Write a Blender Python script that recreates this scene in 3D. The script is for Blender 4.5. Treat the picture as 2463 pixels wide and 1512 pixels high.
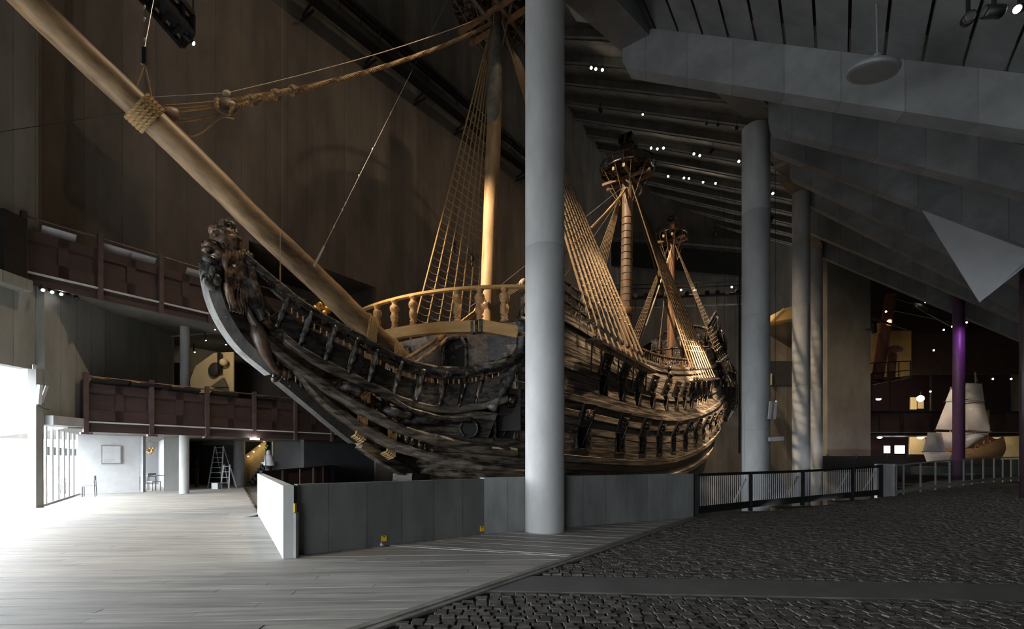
import bpy, math, random
from mathutils import Vector, Matrix, noise as mnoise
random.seed(11)
R = random.Random(7)
for o in list(bpy.data.objects):
    bpy.data.objects.remove(o)
scn = bpy.context.scene
COL = scn.collection

# ---------------------------------------------------------------- camera
F, CX, HY, EYE = 1150.0, 1231.5, 1103.0, 1.56      # focal length and horizon of the 2463 x 1512 frame
cam = bpy.data.cameras.new('camera')
cam.sensor_width = 36.0
cam.lens = 36.0 * F / 2463.0
cam.shift_y = (HY - 756.0) / 2463.0
cam.clip_start, cam.clip_end = 0.05, 400
camo = bpy.data.objects.new('camera', cam)
COL.objects.link(camo)
camo.location = (0, 0, EYE)
camo.rotation_euler = (math.pi / 2, 0, 0)
scn.camera = camo

# ---------------------------------------------------------------- daylight and exposure
world = bpy.data.worlds.new('overcast_sky')
scn.world = world
world.use_nodes = True
bg = world.node_tree.nodes['Background']
bg.inputs[0].default_value = (0.965, 0.985, 1.0, 1)
bg.inputs[1].default_value = 21.0
vs = scn.view_settings
vs.view_transform = 'Standard'
vs.look = 'None'
vs.gamma = 1.0
vs.use_curve_mapping = False
vs.exposure = 0.0
scn.cycles.use_denoising = True
scn.cycles.max_bounces = 4
scn.cycles.diffuse_bounces = 3
scn.cycles.glossy_bounces = 2
scn.cycles.transmission_bounces = 2
scn.cycles.transparent_max_bounces = 6
scn.cycles.use_adaptive_sampling = True
scn.cycles.adaptive_threshold = 0.1
scn.cycles.sample_clamp_indirect = 4.0
scn.cycles.caustics_reflective = False
scn.cycles.caustics_refractive = False

def look_rot(a, b):
    return (Vector(b) - Vector(a)).to_track_quat('-Z', 'Y').to_euler()

def spot(name, loc, target, power, angle, col=(1.0, 0.72, 0.44), blend=0.6, radius=0.12):
    l = bpy.data.lights.new(name, 'SPOT')
    l.energy, l.spot_size, l.spot_blend, l.color = power, math.radians(angle), blend, col
    l.shadow_soft_size = radius
    o = bpy.data.objects.new(name, l)
    COL.objects.link(o)
    o.location = loc
    o.rotation_euler = look_rot(loc, target)
    return o

def pointl(name, loc, power, col, radius=0.15):
    l = bpy.data.lights.new(name, 'POINT')
    l.energy, l.color, l.shadow_soft_size = power, col, radius
    o = bpy.data.objects.new(name, l)
    COL.objects.link(o)
    o.location = loc
    return o

def portal(loc, target, sx, sy):
    l = bpy.data.lights.new('window_portal', 'AREA')
    l.shape, l.size, l.size_y = 'RECTANGLE', sx, sy
    l.cycles.is_portal = True
    o = bpy.data.objects.new('window_portal', l)
    COL.objects.link(o)
    o.location = loc
    o.rotation_euler = look_rot(loc, target)
    return o

# ---------------------------------------------------------------- frames of reference
AX = math.atan2(0.5655, 0.8247)
D = Vector((0.5655, 0.8247, 0))     # ship's axis, bow -> stern
N = Vector((0.8247, -0.5655, 0))    # towards the ship's port side
FM = Vector((-1.24, 22.5, 0))       # foot of the foremast

def S(s, b, z):
    return Vector((FM.x + D.x * s + N.x * b, FM.y + D.y * s + N.y * b, z))

def P(px, py, Y):
    return Vector(((px - CX) * Y / F, Y, EYE + (HY - py) * Y / F))

def PF(px, py, z=0.0):
    Y = (EYE - z) * F / (py - HY)
    return Vector(((px - CX) * Y / F, Y, z))

def sol_s(px, b):
    r = (px - CX) / F
    return (r * (FM.y + N.y * b) - FM.x - N.x * b) / (D.x - r * D.y)

def SP(px, py, b):
    """point of the ship seen in that direction on the lengthwise plane b"""
    s = sol_s(px, b)
    Y = FM.y + D.y * s + N.y * b
    return (s, b, EYE + (HY - py) * Y / F)

def sol_b(px, s):
    r = (px - CX) / F
    return (r * (FM.y + D.y * s) - FM.x - D.x * s) / (N.x - r * N.y)

def ci(x, xs, ys):
    """smooth curve through points"""
    n = len(xs)
    if x <= xs[0]:
        return ys[0]
    if x >= xs[-1]:
        return ys[-1]
    i = 0
    while x > xs[i + 1]:
        i += 1
    def m(k):
        if k == 0:
            return (ys[1] - ys[0]) / (xs[1] - xs[0])
        if k == n - 1:
            return (ys[-1] - ys[-2]) / (xs[-1] - xs[-2])
        return (ys[k + 1] - ys[k - 1]) / (xs[k + 1] - xs[k - 1])
    h = xs[i + 1] - xs[i]
    t = (x - xs[i]) / h
    return ((2*t**3 - 3*t*t + 1) * ys[i] + (t**3 - 2*t*t + t) * h * m(i)
            + (-2*t**3 + 3*t*t) * ys[i + 1] + (t**3 - t*t) * h * m(i + 1))

def cpath(pts, n):
    """smooth path through 3D points, n samples"""
    pts = [Vector(p) for p in pts]
    xs = [0.0]
    for a, b in zip(pts, pts[1:]):
        xs.append(xs[-1] + max((b - a).length, 1e-5))
    out = []
    for i in range(n):
        x = xs[-1] * i / (n - 1)
        out.append(Vector([ci(x, xs, [p[k] for p in pts]) for k in range(3)]))
    return out

# ---------------------------------------------------------------- mesh building
class M:
    def __init__(self):
        self.v, self.f = [], []

    def add(self, vs, fs):
        n = len(self.v)
        self.v += [Vector(p) for p in vs]
        self.f += [tuple(i + n for i in q) for q in fs]
        return self

    def obox(self, c, ax, ay, az):
        """box with half-axes ax, ay, az"""
        c, ax, ay, az = Vector(c), Vector(ax), Vector(ay), Vector(az)
        vs = [c + sx * ax + sy * ay + sz * az for sz in (-1, 1) for sy in (-1, 1) for sx in (-1, 1)]
        fs = [(0, 2, 3, 1), (4, 5, 7, 6), (0, 1, 5, 4), (2, 6, 7, 3), (0, 4, 6, 2), (1, 3, 7, 5)]
        return self.add(vs, fs)

    def box(self, x0, x1, y0, y1, z0, z1):
        return self.obox(((x0 + x1) / 2, (y0 + y1) / 2, (z0 + z1) / 2),
                         ((x1 - x0) / 2, 0, 0), (0, (y1 - y0) / 2, 0), (0, 0, (z1 - z0) / 2))

    def bar(self, a, b, w, h, up=(0, 0, 1)):
        """rectangular bar from a to b: w wide, h high"""
        a, b = Vector(a), Vector(b)
        d = (b - a)
        L = d.length
        if L < 1e-6:
            return self
        d /= L
        up = Vector(up)
        side = d.cross(up)
        if side.length < 1e-4:
            side = d.cross(Vector((1, 0, 0)))
        side.normalize()
        u = side.cross(d).normalized()
        return self.obox((a + b) / 2, d * L / 2, side * w / 2, u * h / 2)

    def tube(self, path, rad, sides=8, cap=True, twist=0.0):
        path = [Vector(p) for p in path]
        n = len(path)
        rf = rad if callable(rad) else (lambda t: rad)
        t0 = (path[1] - path[0]).normalized()
        u = t0.cross(Vector((0, 0, 1)))
        if u.length < 1e-3:
            u = t0.cross(Vector((1, 0, 0)))
        u.normalize()
        vs = []
        for i, p in enumerate(path):
            t = (path[min(i + 1, n - 1)] - path[max(i - 1, 0)])
            if t.length < 1e-9:
                t = t0
            t = t.normalized()
            u = (u - t * u.dot(t))
            if u.length < 1e-6:
                u = t.cross(Vector((0.3, 0.5, 0.8)))
            u.normalize()
            w = t.cross(u)
            r = rf(i / (n - 1))
            for k in range(sides):
                a = 2 * math.pi * k / sides + twist * i
                vs.append(p + (u * math.cos(a) + w * math.sin(a)) * r)
        fs = []
        for i in range(n - 1):
            for k in range(sides):
                k2 = (k + 1) % sides
                fs.append((i * sides + k, i * sides + k2, (i + 1) * sides + k2, (i + 1) * sides + k))
        if cap:
            fs.append(tuple(reversed(range(sides))))
            fs.append(tuple((n - 1) * sides + k for k in range(sides)))
        return self.add(vs, fs)

    def rod(self, a, b, r, sides=6, r2=None):
        return self.tube([a, b], (lambda t: r + ((r2 if r2 is not None else r) - r) * t), sides)

    def rope(self, path, r, turns_per_m=4.0, strands=3, sides=5):
        """laid rope: strands wound round the path"""
        path = [Vector(p) for p in path]
        for q in range(strands):
            pts = []
            acc = 0.0
            for i, p in enumerate(path):
                if i:
                    acc += (p - path[i - 1]).length
                t = (path[min(i + 1, len(path) - 1)] - path[max(i - 1, 0)]).normalized()
                u = t.cross(Vector((0.31, 0.21, 0.92))).normalized()
                w = t.cross(u)
                a = 2 * math.pi * (acc * turns_per_m + q / strands)
                pts.append(p + (u * math.cos(a) + w * math.sin(a)) * r * 0.5)
            self.tube(pts, r * 0.58, sides)
        return self

    def lathe(self, c, prof, sides=16, axis=None, ref=None):
        """profile [(r, h)] turned about an axis through c"""
        c = Vector(c)
        ax = Vector(axis or (0, 0, 1)).normalized()
        u = Vector(ref) if ref else ax.orthogonal()
        u = (u - ax * u.dot(ax)).normalized()
        w = ax.cross(u)
        vs, fs = [], []
        for r, h in prof:
            for k in range(sides):
                a = 2 * math.pi * k / sides
                vs.append(c + ax * h + (u * math.cos(a) + w * math.sin(a)) * r)
        n = len(prof)
        for i in range(n - 1):
            for k in range(sides):
                k2 = (k + 1) % sides
                fs.append((i * sides + k, i * sides + k2, (i + 1) * sides + k2, (i + 1) * sides + k))
        fs.append(tuple(reversed(range(sides))))
        fs.append(tuple((n - 1) * sides + k for k in range(sides)))
        return self.add(vs, fs)

    def ell(self, c, ax, ay, az, nu=12, nv=8):
        c, ax, ay, az = Vector(c), Vector(ax), Vector(ay), Vector(az)
        vs = [c - az]
        for j in range(1, nv):
            ph = math.pi * j / nv
            for i in range(nu):
                th = 2 * math.pi * i / nu
                vs.append(c + (ax * math.cos(th) + ay * math.sin(th)) * math.sin(ph) - az * math.cos(ph))
        vs.append(c + az)
        fs = []
        for i in range(nu):
            fs.append((0, 1 + (i + 1) % nu, 1 + i))
        for j in range(nv - 2):
            for i in range(nu):
                a = 1 + j * nu
                fs.append((a + i, a + (i + 1) % nu, a + nu + (i + 1) % nu, a + nu + i))
        a = 1 + (nv - 2) * nu
        for i in range(nu):
            fs.append((a + i, a + (i + 1) % nu, len(vs) - 1))
        return self.add(vs, fs)

    def prism(self, poly, ext):
        """polygon (3D points in order) extruded by vector ext"""
        ext = Vector(ext)
        n = len(poly)
        vs = [Vector(p) for p in poly] + [Vector(p) + ext for p in poly]
        fs = [tuple(range(n)), tuple(reversed(range(n, 2 * n)))]
        for i in range(n):
            j = (i + 1) % n
            fs.append((i, i + n, j + n, j))
        return self.add(vs, fs)

    def grid(self, rows):
        """quad sheet from rows of points"""
        m = len(rows[0])
        vs = [p for r in rows for p in r]
        fs = []
        for i in range(len(rows) - 1):
            for k in range(m - 1):
                fs.append((i * m + k, i * m + k + 1, (i + 1) * m + k + 1, (i + 1) * m + k))
        return self.add(vs, fs)

    def sweep(self, path, prof, ups):
        """closed profile [(across, up)] swept along path with given (across, up) axes per point"""
        m = len(prof)
        vs, fs = [], []
        for p, (a, u) in zip(path, ups):
            for x, y in prof:
                vs.append(Vector(p) + a * x + u * y)
        n = len(path)
        for i in range(n - 1):
            for k in range(m):
                k2 = (k + 1) % m
                fs.append((i * m + k, i * m + k2, (i + 1) * m + k2, (i + 1) * m + k))
        fs.append(tuple(reversed(range(m))))
        fs.append(tuple((n - 1) * m + k for k in range(m)))
        return self.add(vs, fs)

    def rough(self, amp, freq, seed=0.0):
        """push points about with smooth noise: carved, worn surfaces"""
        o = Vector((seed * 13.1, seed * 7.7, seed * 3.3))
        self.v = [p + mnoise.noise_vector(p * freq + o) * amp for p in self.v]
        return self

WP = {}
def tag(o, label=None, cat=None, group=None, kind=None):
    if label: o['label'] = label
    if cat: o['category'] = cat
    if group: o['group'] = group
    if kind: o['kind'] = kind
    return o

def empty(name, loc, label=None, cat=None, group=None, kind=None):
    o = bpy.data.objects.new(name, None)
    COL.objects.link(o)
    o.location = Vector(loc)
    o.empty_display_size = 0.2
    WP[o] = Vector(loc)
    return tag(o, label, cat, group, kind)

def obj(name, m, mt, parent=None, smooth=False, label=None, cat=None, group=None, kind=None, center=None):
    if center is None:
        xs = [p.x for p in m.v]; ys = [p.y for p in m.v]; zs = [p.z for p in m.v]
        center = Vector(((min(xs) + max(xs)) / 2, (min(ys) + max(ys)) / 2, (min(zs) + max(zs)) / 2))
    center = Vector(center)
    me = bpy.data.meshes.new(name)
    me.from_pydata([(p - center)[:] for p in m.v], [], m.f)
    me.materials.append(mt)
    if smooth:
        me.polygons.foreach_set('use_smooth', [True] * len(me.polygons))
    me.update()
    o = bpy.data.objects.new(name, me)
    COL.objects.link(o)
    WP[o] = center
    if parent is not None:
        o.parent = parent
        o.location = center - WP[parent]
    else:
        o.location = center
    return tag(o, label, cat, group, kind)

def dup(root, loc, rotz=None, label=None, group=None):
    r = root.copy()
    COL.objects.link(r)
    r.location = loc
    WP[r] = Vector(loc)
    if rotz is not None:
        r.rotation_euler = (0, 0, rotz)
    if label: r['label'] = label
    if group: r['group'] = group
    def kids(src, dst):
        for ch in list(src.children):
            c = ch.copy()
            COL.objects.link(c)
            c.parent = dst
            kids(ch, c)
    kids(root, r)
    return r

def share(src, loc, parent=None, name=None):
    """another object with the same mesh at a world place"""
    o = bpy.data.objects.new(name or src.name.split('.')[0], src.data)
    COL.objects.link(o)
    WP[o] = Vector(loc)
    if parent is not None:
        o.parent = parent
        o.location = Vector(loc) - WP[parent]
    else:
        o.location = loc
    return o

# ---------------------------------------------------------------- materials
def nt(name):
    m = bpy.data.materials.new(name)
    m.use_nodes = True
    t = m.node_tree
    return m, t, t.nodes['Principled BSDF'], t.nodes, t.links

def pbr(name, col, rough=0.6, metal=0.0, amt=0.25, scale=3.0, stretch=(1, 1, 1), rot=0.0, bump=0.15,
        bdist=0.02, rand=0.0, spec=0.5, col2=None, lines=None, detail=6.0, ramp=(0.35, 0.65), rvar=0.0, coords='pos'):
    """noise-mottled surface; lines=(spacing, width, depth): thin dark joints of the formwork across the mapped X"""
    m, t, b, nd, lk = nt(name)
    b.inputs['Roughness'].default_value = rough
    b.inputs['Metallic'].default_value = metal
    b.inputs['Specular IOR Level'].default_value = spec
    if coords == 'pos':
        src = nd.new('ShaderNodeNewGeometry').outputs['Position']
    else:
        src = nd.new('ShaderNodeTexCoord').outputs['Object']
    rotn = nd.new('ShaderNodeMapping')
    rotn.inputs['Rotation'].default_value = (0, 0, rot)
    lk.new(src, rotn.inputs['Vector'])
    mp = nd.new('ShaderNodeMapping')
    mp.inputs['Scale'].default_value = stretch
    lk.new(rotn.outputs[0], mp.inputs['Vector'])
    no = nd.new('ShaderNodeTexNoise')
    no.inputs['Scale'].default_value = scale
    no.inputs['Detail'].default_value = detail
    no.inputs['Roughness'].default_value = 0.65
    lk.new(mp.outputs[0], no.inputs['Vector'])
    rp = nd.new('ShaderNodeValToRGB')
    c = Vector(col)
    a0 = [max(0, x * (1 - amt)) for x in col]
    a1 = list(col2) if col2 else [min(1, x * (1 + amt)) for x in col]
    rp.color_ramp.elements[0].position = ramp[0]
    rp.color_ramp.elements[1].position = ramp[1]
    rp.color_ramp.elements[0].color = (*a0, 1)
    rp.color_ramp.elements[1].color = (*a1, 1)
    lk.new(no.outputs['Fac'], rp.inputs[0])
    out = rp.outputs[0]
    hgt = no.outputs['Fac']
    if rand > 0:
        oi = nd.new('ShaderNodeObjectInfo')
        mr = nd.new('ShaderNodeMapRange')
        mr.inputs['To Min'].default_value = 1 - rand
        mr.inputs['To Max'].default_value = 1 + rand
        lk.new(oi.outputs['Random'], mr.inputs['Value'])
        mx = nd.new('ShaderNodeVectorMath')
        mx.operation = 'SCALE'
        lk.new(out, mx.inputs[0])
        lk.new(mr.outputs[0], mx.inputs['Scale'])
        out = mx.outputs[0]
    if lines:
        sp, wd, dk = lines
        sx = nd.new('ShaderNodeSeparateXYZ')
        lk.new(rotn.outputs[0], sx.inputs[0])
        fr = nd.new('ShaderNodeMath'); fr.operation = 'DIVIDE'
        fr.inputs[1].default_value = sp
        lk.new(sx.outputs['X'], fr.inputs[0])
        f2 = nd.new('ShaderNodeMath'); f2.operation = 'FRACT'
        lk.new(fr.outputs[0], f2.inputs[0])
        lt = nd.new('ShaderNodeMath'); lt.operation = 'LESS_THAN'
        lt.inputs[1].default_value = wd / sp
        lk.new(f2.outputs[0], lt.inputs[0])
        n2 = nd.new('ShaderNodeTexNoise')
        n2.inputs['Scale'].default_value = 1.3
        lk.new(rotn.outputs[0], n2.inputs['Vector'])
        mu = nd.new('ShaderNodeMath'); mu.operation = 'MULTIPLY'
        lk.new(lt.outputs[0], mu.inputs[0]); lk.new(n2.outputs['Fac'], mu.inputs[1])
        m2 = nd.new('ShaderNodeMath'); m2.operation = 'MULTIPLY'
        m2.inputs[1].default_value = dk * 1.6
        lk.new(mu.outputs[0], m2.inputs[0])
        fl = nd.new('ShaderNodeMath'); fl.operation = 'FLOOR'
        lk.new(fr.outputs[0], fl.inputs[0])
        wn = nd.new('ShaderNodeTexWhiteNoise'); wn.noise_dimensions = '1D'
        lk.new(fl.outputs[0], wn.inputs['W'])
        mr2 = nd.new('ShaderNodeMapRange')
        mr2.inputs['To Min'].default_value = 0.86
        mr2.inputs['To Max'].default_value = 1.1
        lk.new(wn.outputs['Value'], mr2.inputs['Value'])
        sc = nd.new('ShaderNodeVectorMath'); sc.operation = 'SCALE'
        lk.new(out, sc.inputs[0]); lk.new(mr2.outputs[0], sc.inputs['Scale'])
        mix = nd.new('ShaderNodeMix'); mix.data_type = 'RGBA'
        mix.inputs[7].default_value = (*[x * 0.25 for x in col], 1)
        lk.new(m2.outputs[0], mix.inputs[0]); lk.new(sc.outputs[0], mix.inputs[6])
        out = mix.outputs[2]
    lk.new(out, b.inputs['Base Color'])
    if rvar > 0:
        rr = nd.new('ShaderNodeMapRange')
        rr.inputs['From Min'].default_value = 0.3
        rr.inputs['From Max'].default_value = 0.7
        rr.inputs['To Min'].default_value = max(0.05, rough - rvar)
        rr.inputs['To Max'].default_value = min(1, rough + rvar)
        lk.new(no.outputs['Fac'], rr.inputs['Value'])
        lk.new(rr.outputs[0], b.inputs['Roughness'])
    if bump > 0:
        bp = nd.new('ShaderNodeBump')
        bp.inputs['Strength'].default_value = bump
        bp.inputs['Distance'].default_value = bdist
        lk.new(hgt, bp.inputs['Height'])
        lk.new(bp.outputs[0], b.inputs['Normal'])
    return m

def emit(name, col, strength):
    m, t, b, nd, lk = nt(name)
    b.inputs['Base Color'].default_value = (0, 0, 0, 1)
    b.inputs['Emission Color'].default_value = (*col, 1)
    b.inputs['Emission Strength'].default_value = strength
    m.cycles.emission_sampling = 'NONE'
    return m

def glass(name, tint=(0.9, 0.95, 0.95), alpha=0.12, rough=0.05):
    m, t, b, nd, lk = nt(name)
    tr = nd.new('ShaderNodeBsdfTransparent')
    tr.inputs[0].default_value = (*tint, 1)
    gl = nd.new('ShaderNodeBsdfGlossy')
    gl.inputs['Roughness'].default_value = rough
    gl.inputs[0].default_value = (1, 1, 1, 1)
    mx = nd.new('ShaderNodeMixShader')
    mx.inputs[0].default_value = alpha
    lk.new(tr.outputs[0], mx.inputs[1]); lk.new(gl.outputs[0], mx.inputs[2])
    lk.new(mx.outputs[0], nd['Material Output'].inputs['Surface'])
    return m

rA = -(math.pi / 2 - AX)     # turns world X, Y so that mapped X runs along the ship's axis
CONC = pbr('concrete_smooth', (0.36, 0.37, 0.37), 0.75, amt=0.16, scale=1.4, stretch=(1, 1, 0.45), bump=0.12)
CONC_B = pbr('concrete_board_marked', (0.27, 0.275, 0.27), 0.85, amt=0.22, scale=1.2, stretch=(1, 1, 0.4), bump=0.2,
             lines=(0.62, 0.02, 0.5), rot=-0.55)
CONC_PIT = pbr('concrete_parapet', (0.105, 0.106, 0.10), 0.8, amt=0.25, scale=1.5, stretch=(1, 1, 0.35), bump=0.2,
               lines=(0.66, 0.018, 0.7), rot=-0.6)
CONC_PALE = pbr('concrete_pale', (0.52, 0.535, 0.53), 0.8, amt=0.12, scale=1.6, stretch=(1, 1, 0.35), bump=0.12)
CONC_W = pbr('concrete_hall_wall', (0.185, 0.165, 0.14), 0.88, amt=0.28, scale=0.55, stretch=(1, 1, 0.3), bump=0.2,
             lines=(1.15, 0.03, 0.5), rot=rA)
CONC_F = pbr('concrete_facade', (0.25, 0.255, 0.24), 0.88, amt=0.2, scale=0.8, stretch=(1, 1, 0.3), bump=0.2,
             lines=(0.7, 0.03, 0.5), rot=-math.pi / 2)
CONC_R = pbr('concrete_roof', (0.17, 0.165, 0.15), 0.9, amt=0.25, scale=0.7, stretch=(1, 1, 0.5), bump=0.2)
CONC_BEAM = pbr('concrete_beam', (0.21, 0.215, 0.22), 0.85, amt=0.22, scale=0.9, stretch=(1, 1, 1), bump=0.2,
                lines=(1.0, 0.022, 0.45), rot=0.35)
CONC_CEIL = pbr('concrete_ceiling_panel', (0.15, 0.155, 0.155), 0.9, amt=0.22, scale=1.2, bump=0.2, rand=0.08)
DARK = pbr('dark_void', (0.012, 0.011, 0.010), 0.9, amt=0.2, bump=0)  # near-black; shade inside ports and openings put into the colour
BLACK = pbr('black_metal', (0.018, 0.018, 0.019), 0.45, metal=0.3, amt=0.2, bump=0)
STEEL = pbr('dark_steel_fence', (0.03, 0.031, 0.033), 0.45, metal=0.5, amt=0.2, bump=0)
GREYM = pbr('grey_metal', (0.36, 0.37, 0.38), 0.45, metal=0.15, amt=0.12, bump=0)
OXIDE = pbr('oxide_red_board', (0.042, 0.025, 0.023), 0.55, amt=0.25, scale=2.0, bump=0.05, rot=rA, stretch=(0.4, 1, 1))
OXIDE_POST = pbr('oxide_red_steel', (0.10, 0.072, 0.068), 0.42, metal=0.3, amt=0.2, bump=0)
DECKW = pbr('pale_deck_plank', (0.40, 0.38, 0.345), 0.62, amt=0.26, scale=2.2, stretch=(0.35, 6, 6), bump=0.15, bdist=0.006,
            rand=0.13, rot=-0.05, rvar=0.1)
KERBW = pbr('kerb_plank', (0.23, 0.215, 0.19), 0.7, amt=0.3, scale=3, stretch=(1, 1, 1), bump=0.2, bdist=0.01, rand=0.15)
COBBLE = pbr('granite_cobble', (0.078, 0.070, 0.060), 0.8, amt=0.4, scale=7, bump=0.5, bdist=0.012, rand=0.3)
COBBLE_BED = pbr('cobble_bed', (0.05, 0.046, 0.04), 0.95, amt=0.3, scale=8, bump=0.3)
PAVE = pbr('smooth_paving', (0.13, 0.127, 0.118), 0.75, amt=0.15, scale=2.5, bump=0.1)
HULL = pbr('black_oak_planking', (0.036, 0.028, 0.022), 0.5, amt=0.6, scale=2.4, stretch=(0.22, 1.0, 3.2), rot=rA, bump=0.75,
           bdist=0.04, rand=0.3, col2=(0.17, 0.135, 0.10), ramp=(0.40, 0.70), detail=9, rvar=0.2)
HULLB = pbr('tarred_oak', (0.016, 0.0135, 0.012), 0.3, amt=0.6, scale=4.5, stretch=(0.6, 1.0, 1.6), rot=rA, bump=0.8,
            bdist=0.05, rand=0.25, col2=(0.062, 0.048, 0.038), ramp=(0.42, 0.78), detail=9, rvar=0.16)
CARVE = pbr('carved_dark_oak', (0.026, 0.019, 0.015), 0.24, amt=0.6, scale=4.5, bump=0.55, bdist=0.05, detail=3,
            col2=(0.17, 0.10, 0.062), ramp=(0.45, 0.78), rvar=0.12)
LION = pbr('carved_lion_oak', (0.055, 0.038, 0.028), 0.27, amt=0.55, scale=4.5, bump=0.45, bdist=0.04, detail=3,
           col2=(0.30, 0.19, 0.12), ramp=(0.4, 0.75), rvar=0.1)
LIDW = pbr('black_lid_oak', (0.014, 0.012, 0.011), 0.6, amt=0.5, scale=4, bump=0.5, bdist=0.03)
CARVE_G = pbr('carved_grey_oak', (0.062, 0.059, 0.054), 0.3, amt=0.6, scale=4.5, bump=0.6, bdist=0.05, detail=4,
              col2=(0.20, 0.19, 0.175), ramp=(0.42, 0.8), rvar=0.12)
KNEE_G = pbr('pale_grey_stem', (0.30, 0.30, 0.29), 0.5, amt=0.4, scale=3, stretch=(1, 1, 0.5), bump=0.4, bdist=0.03)  # pale grey for the upper part of the stem face
SPAR = pbr('pine_spar', (0.38, 0.235, 0.115), 0.6, amt=0.35, scale=1.7, stretch=(1.2, 1.2, 0.25), bump=0.25, bdist=0.02,
           col2=(0.52, 0.35, 0.19))
SPAR_B = pbr('pine_bowsprit', (0.22, 0.125, 0.058), 0.5, amt=0.45, scale=1.3, stretch=(0.5, 3, 1.2), rot=rA, bump=0.25, bdist=0.02,
             col2=(0.42, 0.27, 0.135))
SPAR_R = pbr('red_brown_mast', (0.30, 0.15, 0.075), 0.5, amt=0.3, scale=1.5, stretch=(1.2, 1.2, 0.25), bump=0.2, bdist=0.02)
SPAR_M = pbr('brown_mast', (0.20, 0.135, 0.095), 0.5, amt=0.35, scale=1.5, stretch=(1.2, 1.2, 0.3), bump=0.25, bdist=0.02,
             col2=(0.28, 0.195, 0.135))
NEWW = pbr('new_golden_timber', (0.56, 0.335, 0.125), 0.5, amt=0.14, scale=2, stretch=(0.6, 0.6, 3), bump=0.05)
NEWC = pbr('new_carved_timber', (0.52, 0.30, 0.13), 0.55, amt=0.3, scale=14, bump=0.6, bdist=0.02)
ROPE = pbr('hemp_rope', (0.42, 0.275, 0.125), 0.8, amt=0.25, scale=40, bump=0.3, bdist=0.004)
ROPE_D = pbr('tarred_rope', (0.20, 0.135, 0.075), 0.75, amt=0.3, scale=30, bump=0.2, bdist=0.004)
ROPE_P = pbr('pale_ratline', (0.62, 0.52, 0.38), 0.8, amt=0.2, scale=30, bump=0.0)
WIRE = pbr('steel_wire', (0.45, 0.44, 0.42), 0.4, metal=0.6, amt=0.1, bump=0)
WHITE = pbr('white_plaster', (0.80, 0.81, 0.82), 0.7, amt=0.05, bump=0)
PANELW = pbr('white_panel', (0.62, 0.63, 0.66), 0.6, amt=0.04, bump=0)
SAILM = pbr('sail_cloth', (0.74, 0.69, 0.62), 0.85, amt=0.12, scale=9, stretch=(4, 4, 0.7), bump=0.5, bdist=0.03)
PURPLE = pbr('purple_lit_post', (0.105, 0.05, 0.115), 0.45, amt=0.12, bump=0)  # purple lighting on the post put into its base colour
DPURPLE = pbr('dark_plum_paint', (0.05, 0.028, 0.035), 0.5, amt=0.15, bump=0)
OCHRE = pbr('yellow_lit_wall', (0.46, 0.33, 0.14), 0.8, amt=0.15, scale=1.0, bump=0.05)  # yellow lamplight on the walls put into their base colour
CREAM = pbr('cream_wall', (0.72, 0.58, 0.36), 0.8, amt=0.06, bump=0)
REDW = pbr('red_timber', (0.27, 0.10, 0.065), 0.6, amt=0.3, scale=2, stretch=(1, 1, .3), bump=0.2)
GILT = pbr('gilt', (0.75, 0.45, 0.12), 0.35, metal=0.7, amt=0.3, scale=14, bump=0.6, bdist=0.03)
YELLOW = pbr('yellow_tag', (0.72, 0.47, 0.03), 0.5, amt=0.05, bump=0)
LAMPG = pbr('grey_enamel', (0.22, 0.235, 0.25), 0.42, amt=0.06, bump=0)
FLOORI = pbr('cafe_floor', (0.45, 0.45, 0.45), 0.3, amt=0.1, bump=0)
DGREY = pbr('charcoal_panel', (0.045, 0.047, 0.05), 0.55, amt=0.12, bump=0)
STAIRW = pbr('stair_wall', (0.33, 0.24, 0.12), 0.7, amt=0.15, bump=0)
GLASS = glass('clear_glass', (0.80, 0.85, 0.86), 0.10)
GLASSW = glass('window_glass', (0.96, 0.98, 1.0), 0.05)
E_SPOT = emit('warm_lamp_lens', (1.0, 0.86, 0.66), 60)
E_DAY = emit('white_lamp_lens', (1.0, 0.97, 0.92), 45)
E_GLOBE = emit('globe_lamp', (1.0, 0.83, 0.52), 12)
E_SCR = emit('lit_screen', (0.93, 0.96, 1.0), 5)
E_STEP = emit('step_lamp', (1.0, 0.78, 0.38), 10)

# ================================================================= STRUCTURE
def struct(name, m, mt, label, parent=None, smooth=False):
    return obj(name, m, mt, parent, smooth, label=None if parent else label, kind=None if parent else 'structure')

def V2(x, y, z=0.0):
    return Vector((x, y, z))

# key points of the ground plan
A0, A1, A2 = V2(-3.47, 7.73), V2(-0.58, 9.97), V2(4.86, 12.8)      # front parapet of the pit
L0, L1 = V2(-3.56, 7.44), V2(-7.35, 13.8)                           # end parapet
P2 = V2(-10.8, 29.6)
K0, K1 = V2(-2.2, 3.12), V2(4.98, 12.72)                            # kerb between boards and cobbles
FN = [V2(4.95, 12.85), V2(7.25, 14.55), V2(9.75, 16.05), V2(12.2, 17.15), V2(13.55, 17.6)]

def zf(x, y):
    """the cobbled floor climbs gently towards the far side"""
    t = min(1, max(0, (x - 8.0) / 15.0))
    return 0.5 * t * t * (3 - 2 * t)

# ---- sub-floors
m = M()
poly = [(-15.9, -15), (30, -15), (30, 12.9), (4.9, 12.9), (-0.58, 10.1), (-3.4, 7.9), (-3.56, 7.5), (-7.4, 13.9), (-10.9, 29.7),
        (-10.9, 46), (-30, 46), (-30, 21), (-18.9, 20.8), (-15.9, 15.3)]
m.prism([Vector((x, y, -0.05)) for x, y in poly], (0, 0, -0.5))
struct('floor_slab', m, KERBW, 'concrete slab carrying the plank floor of the hall')

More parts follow.
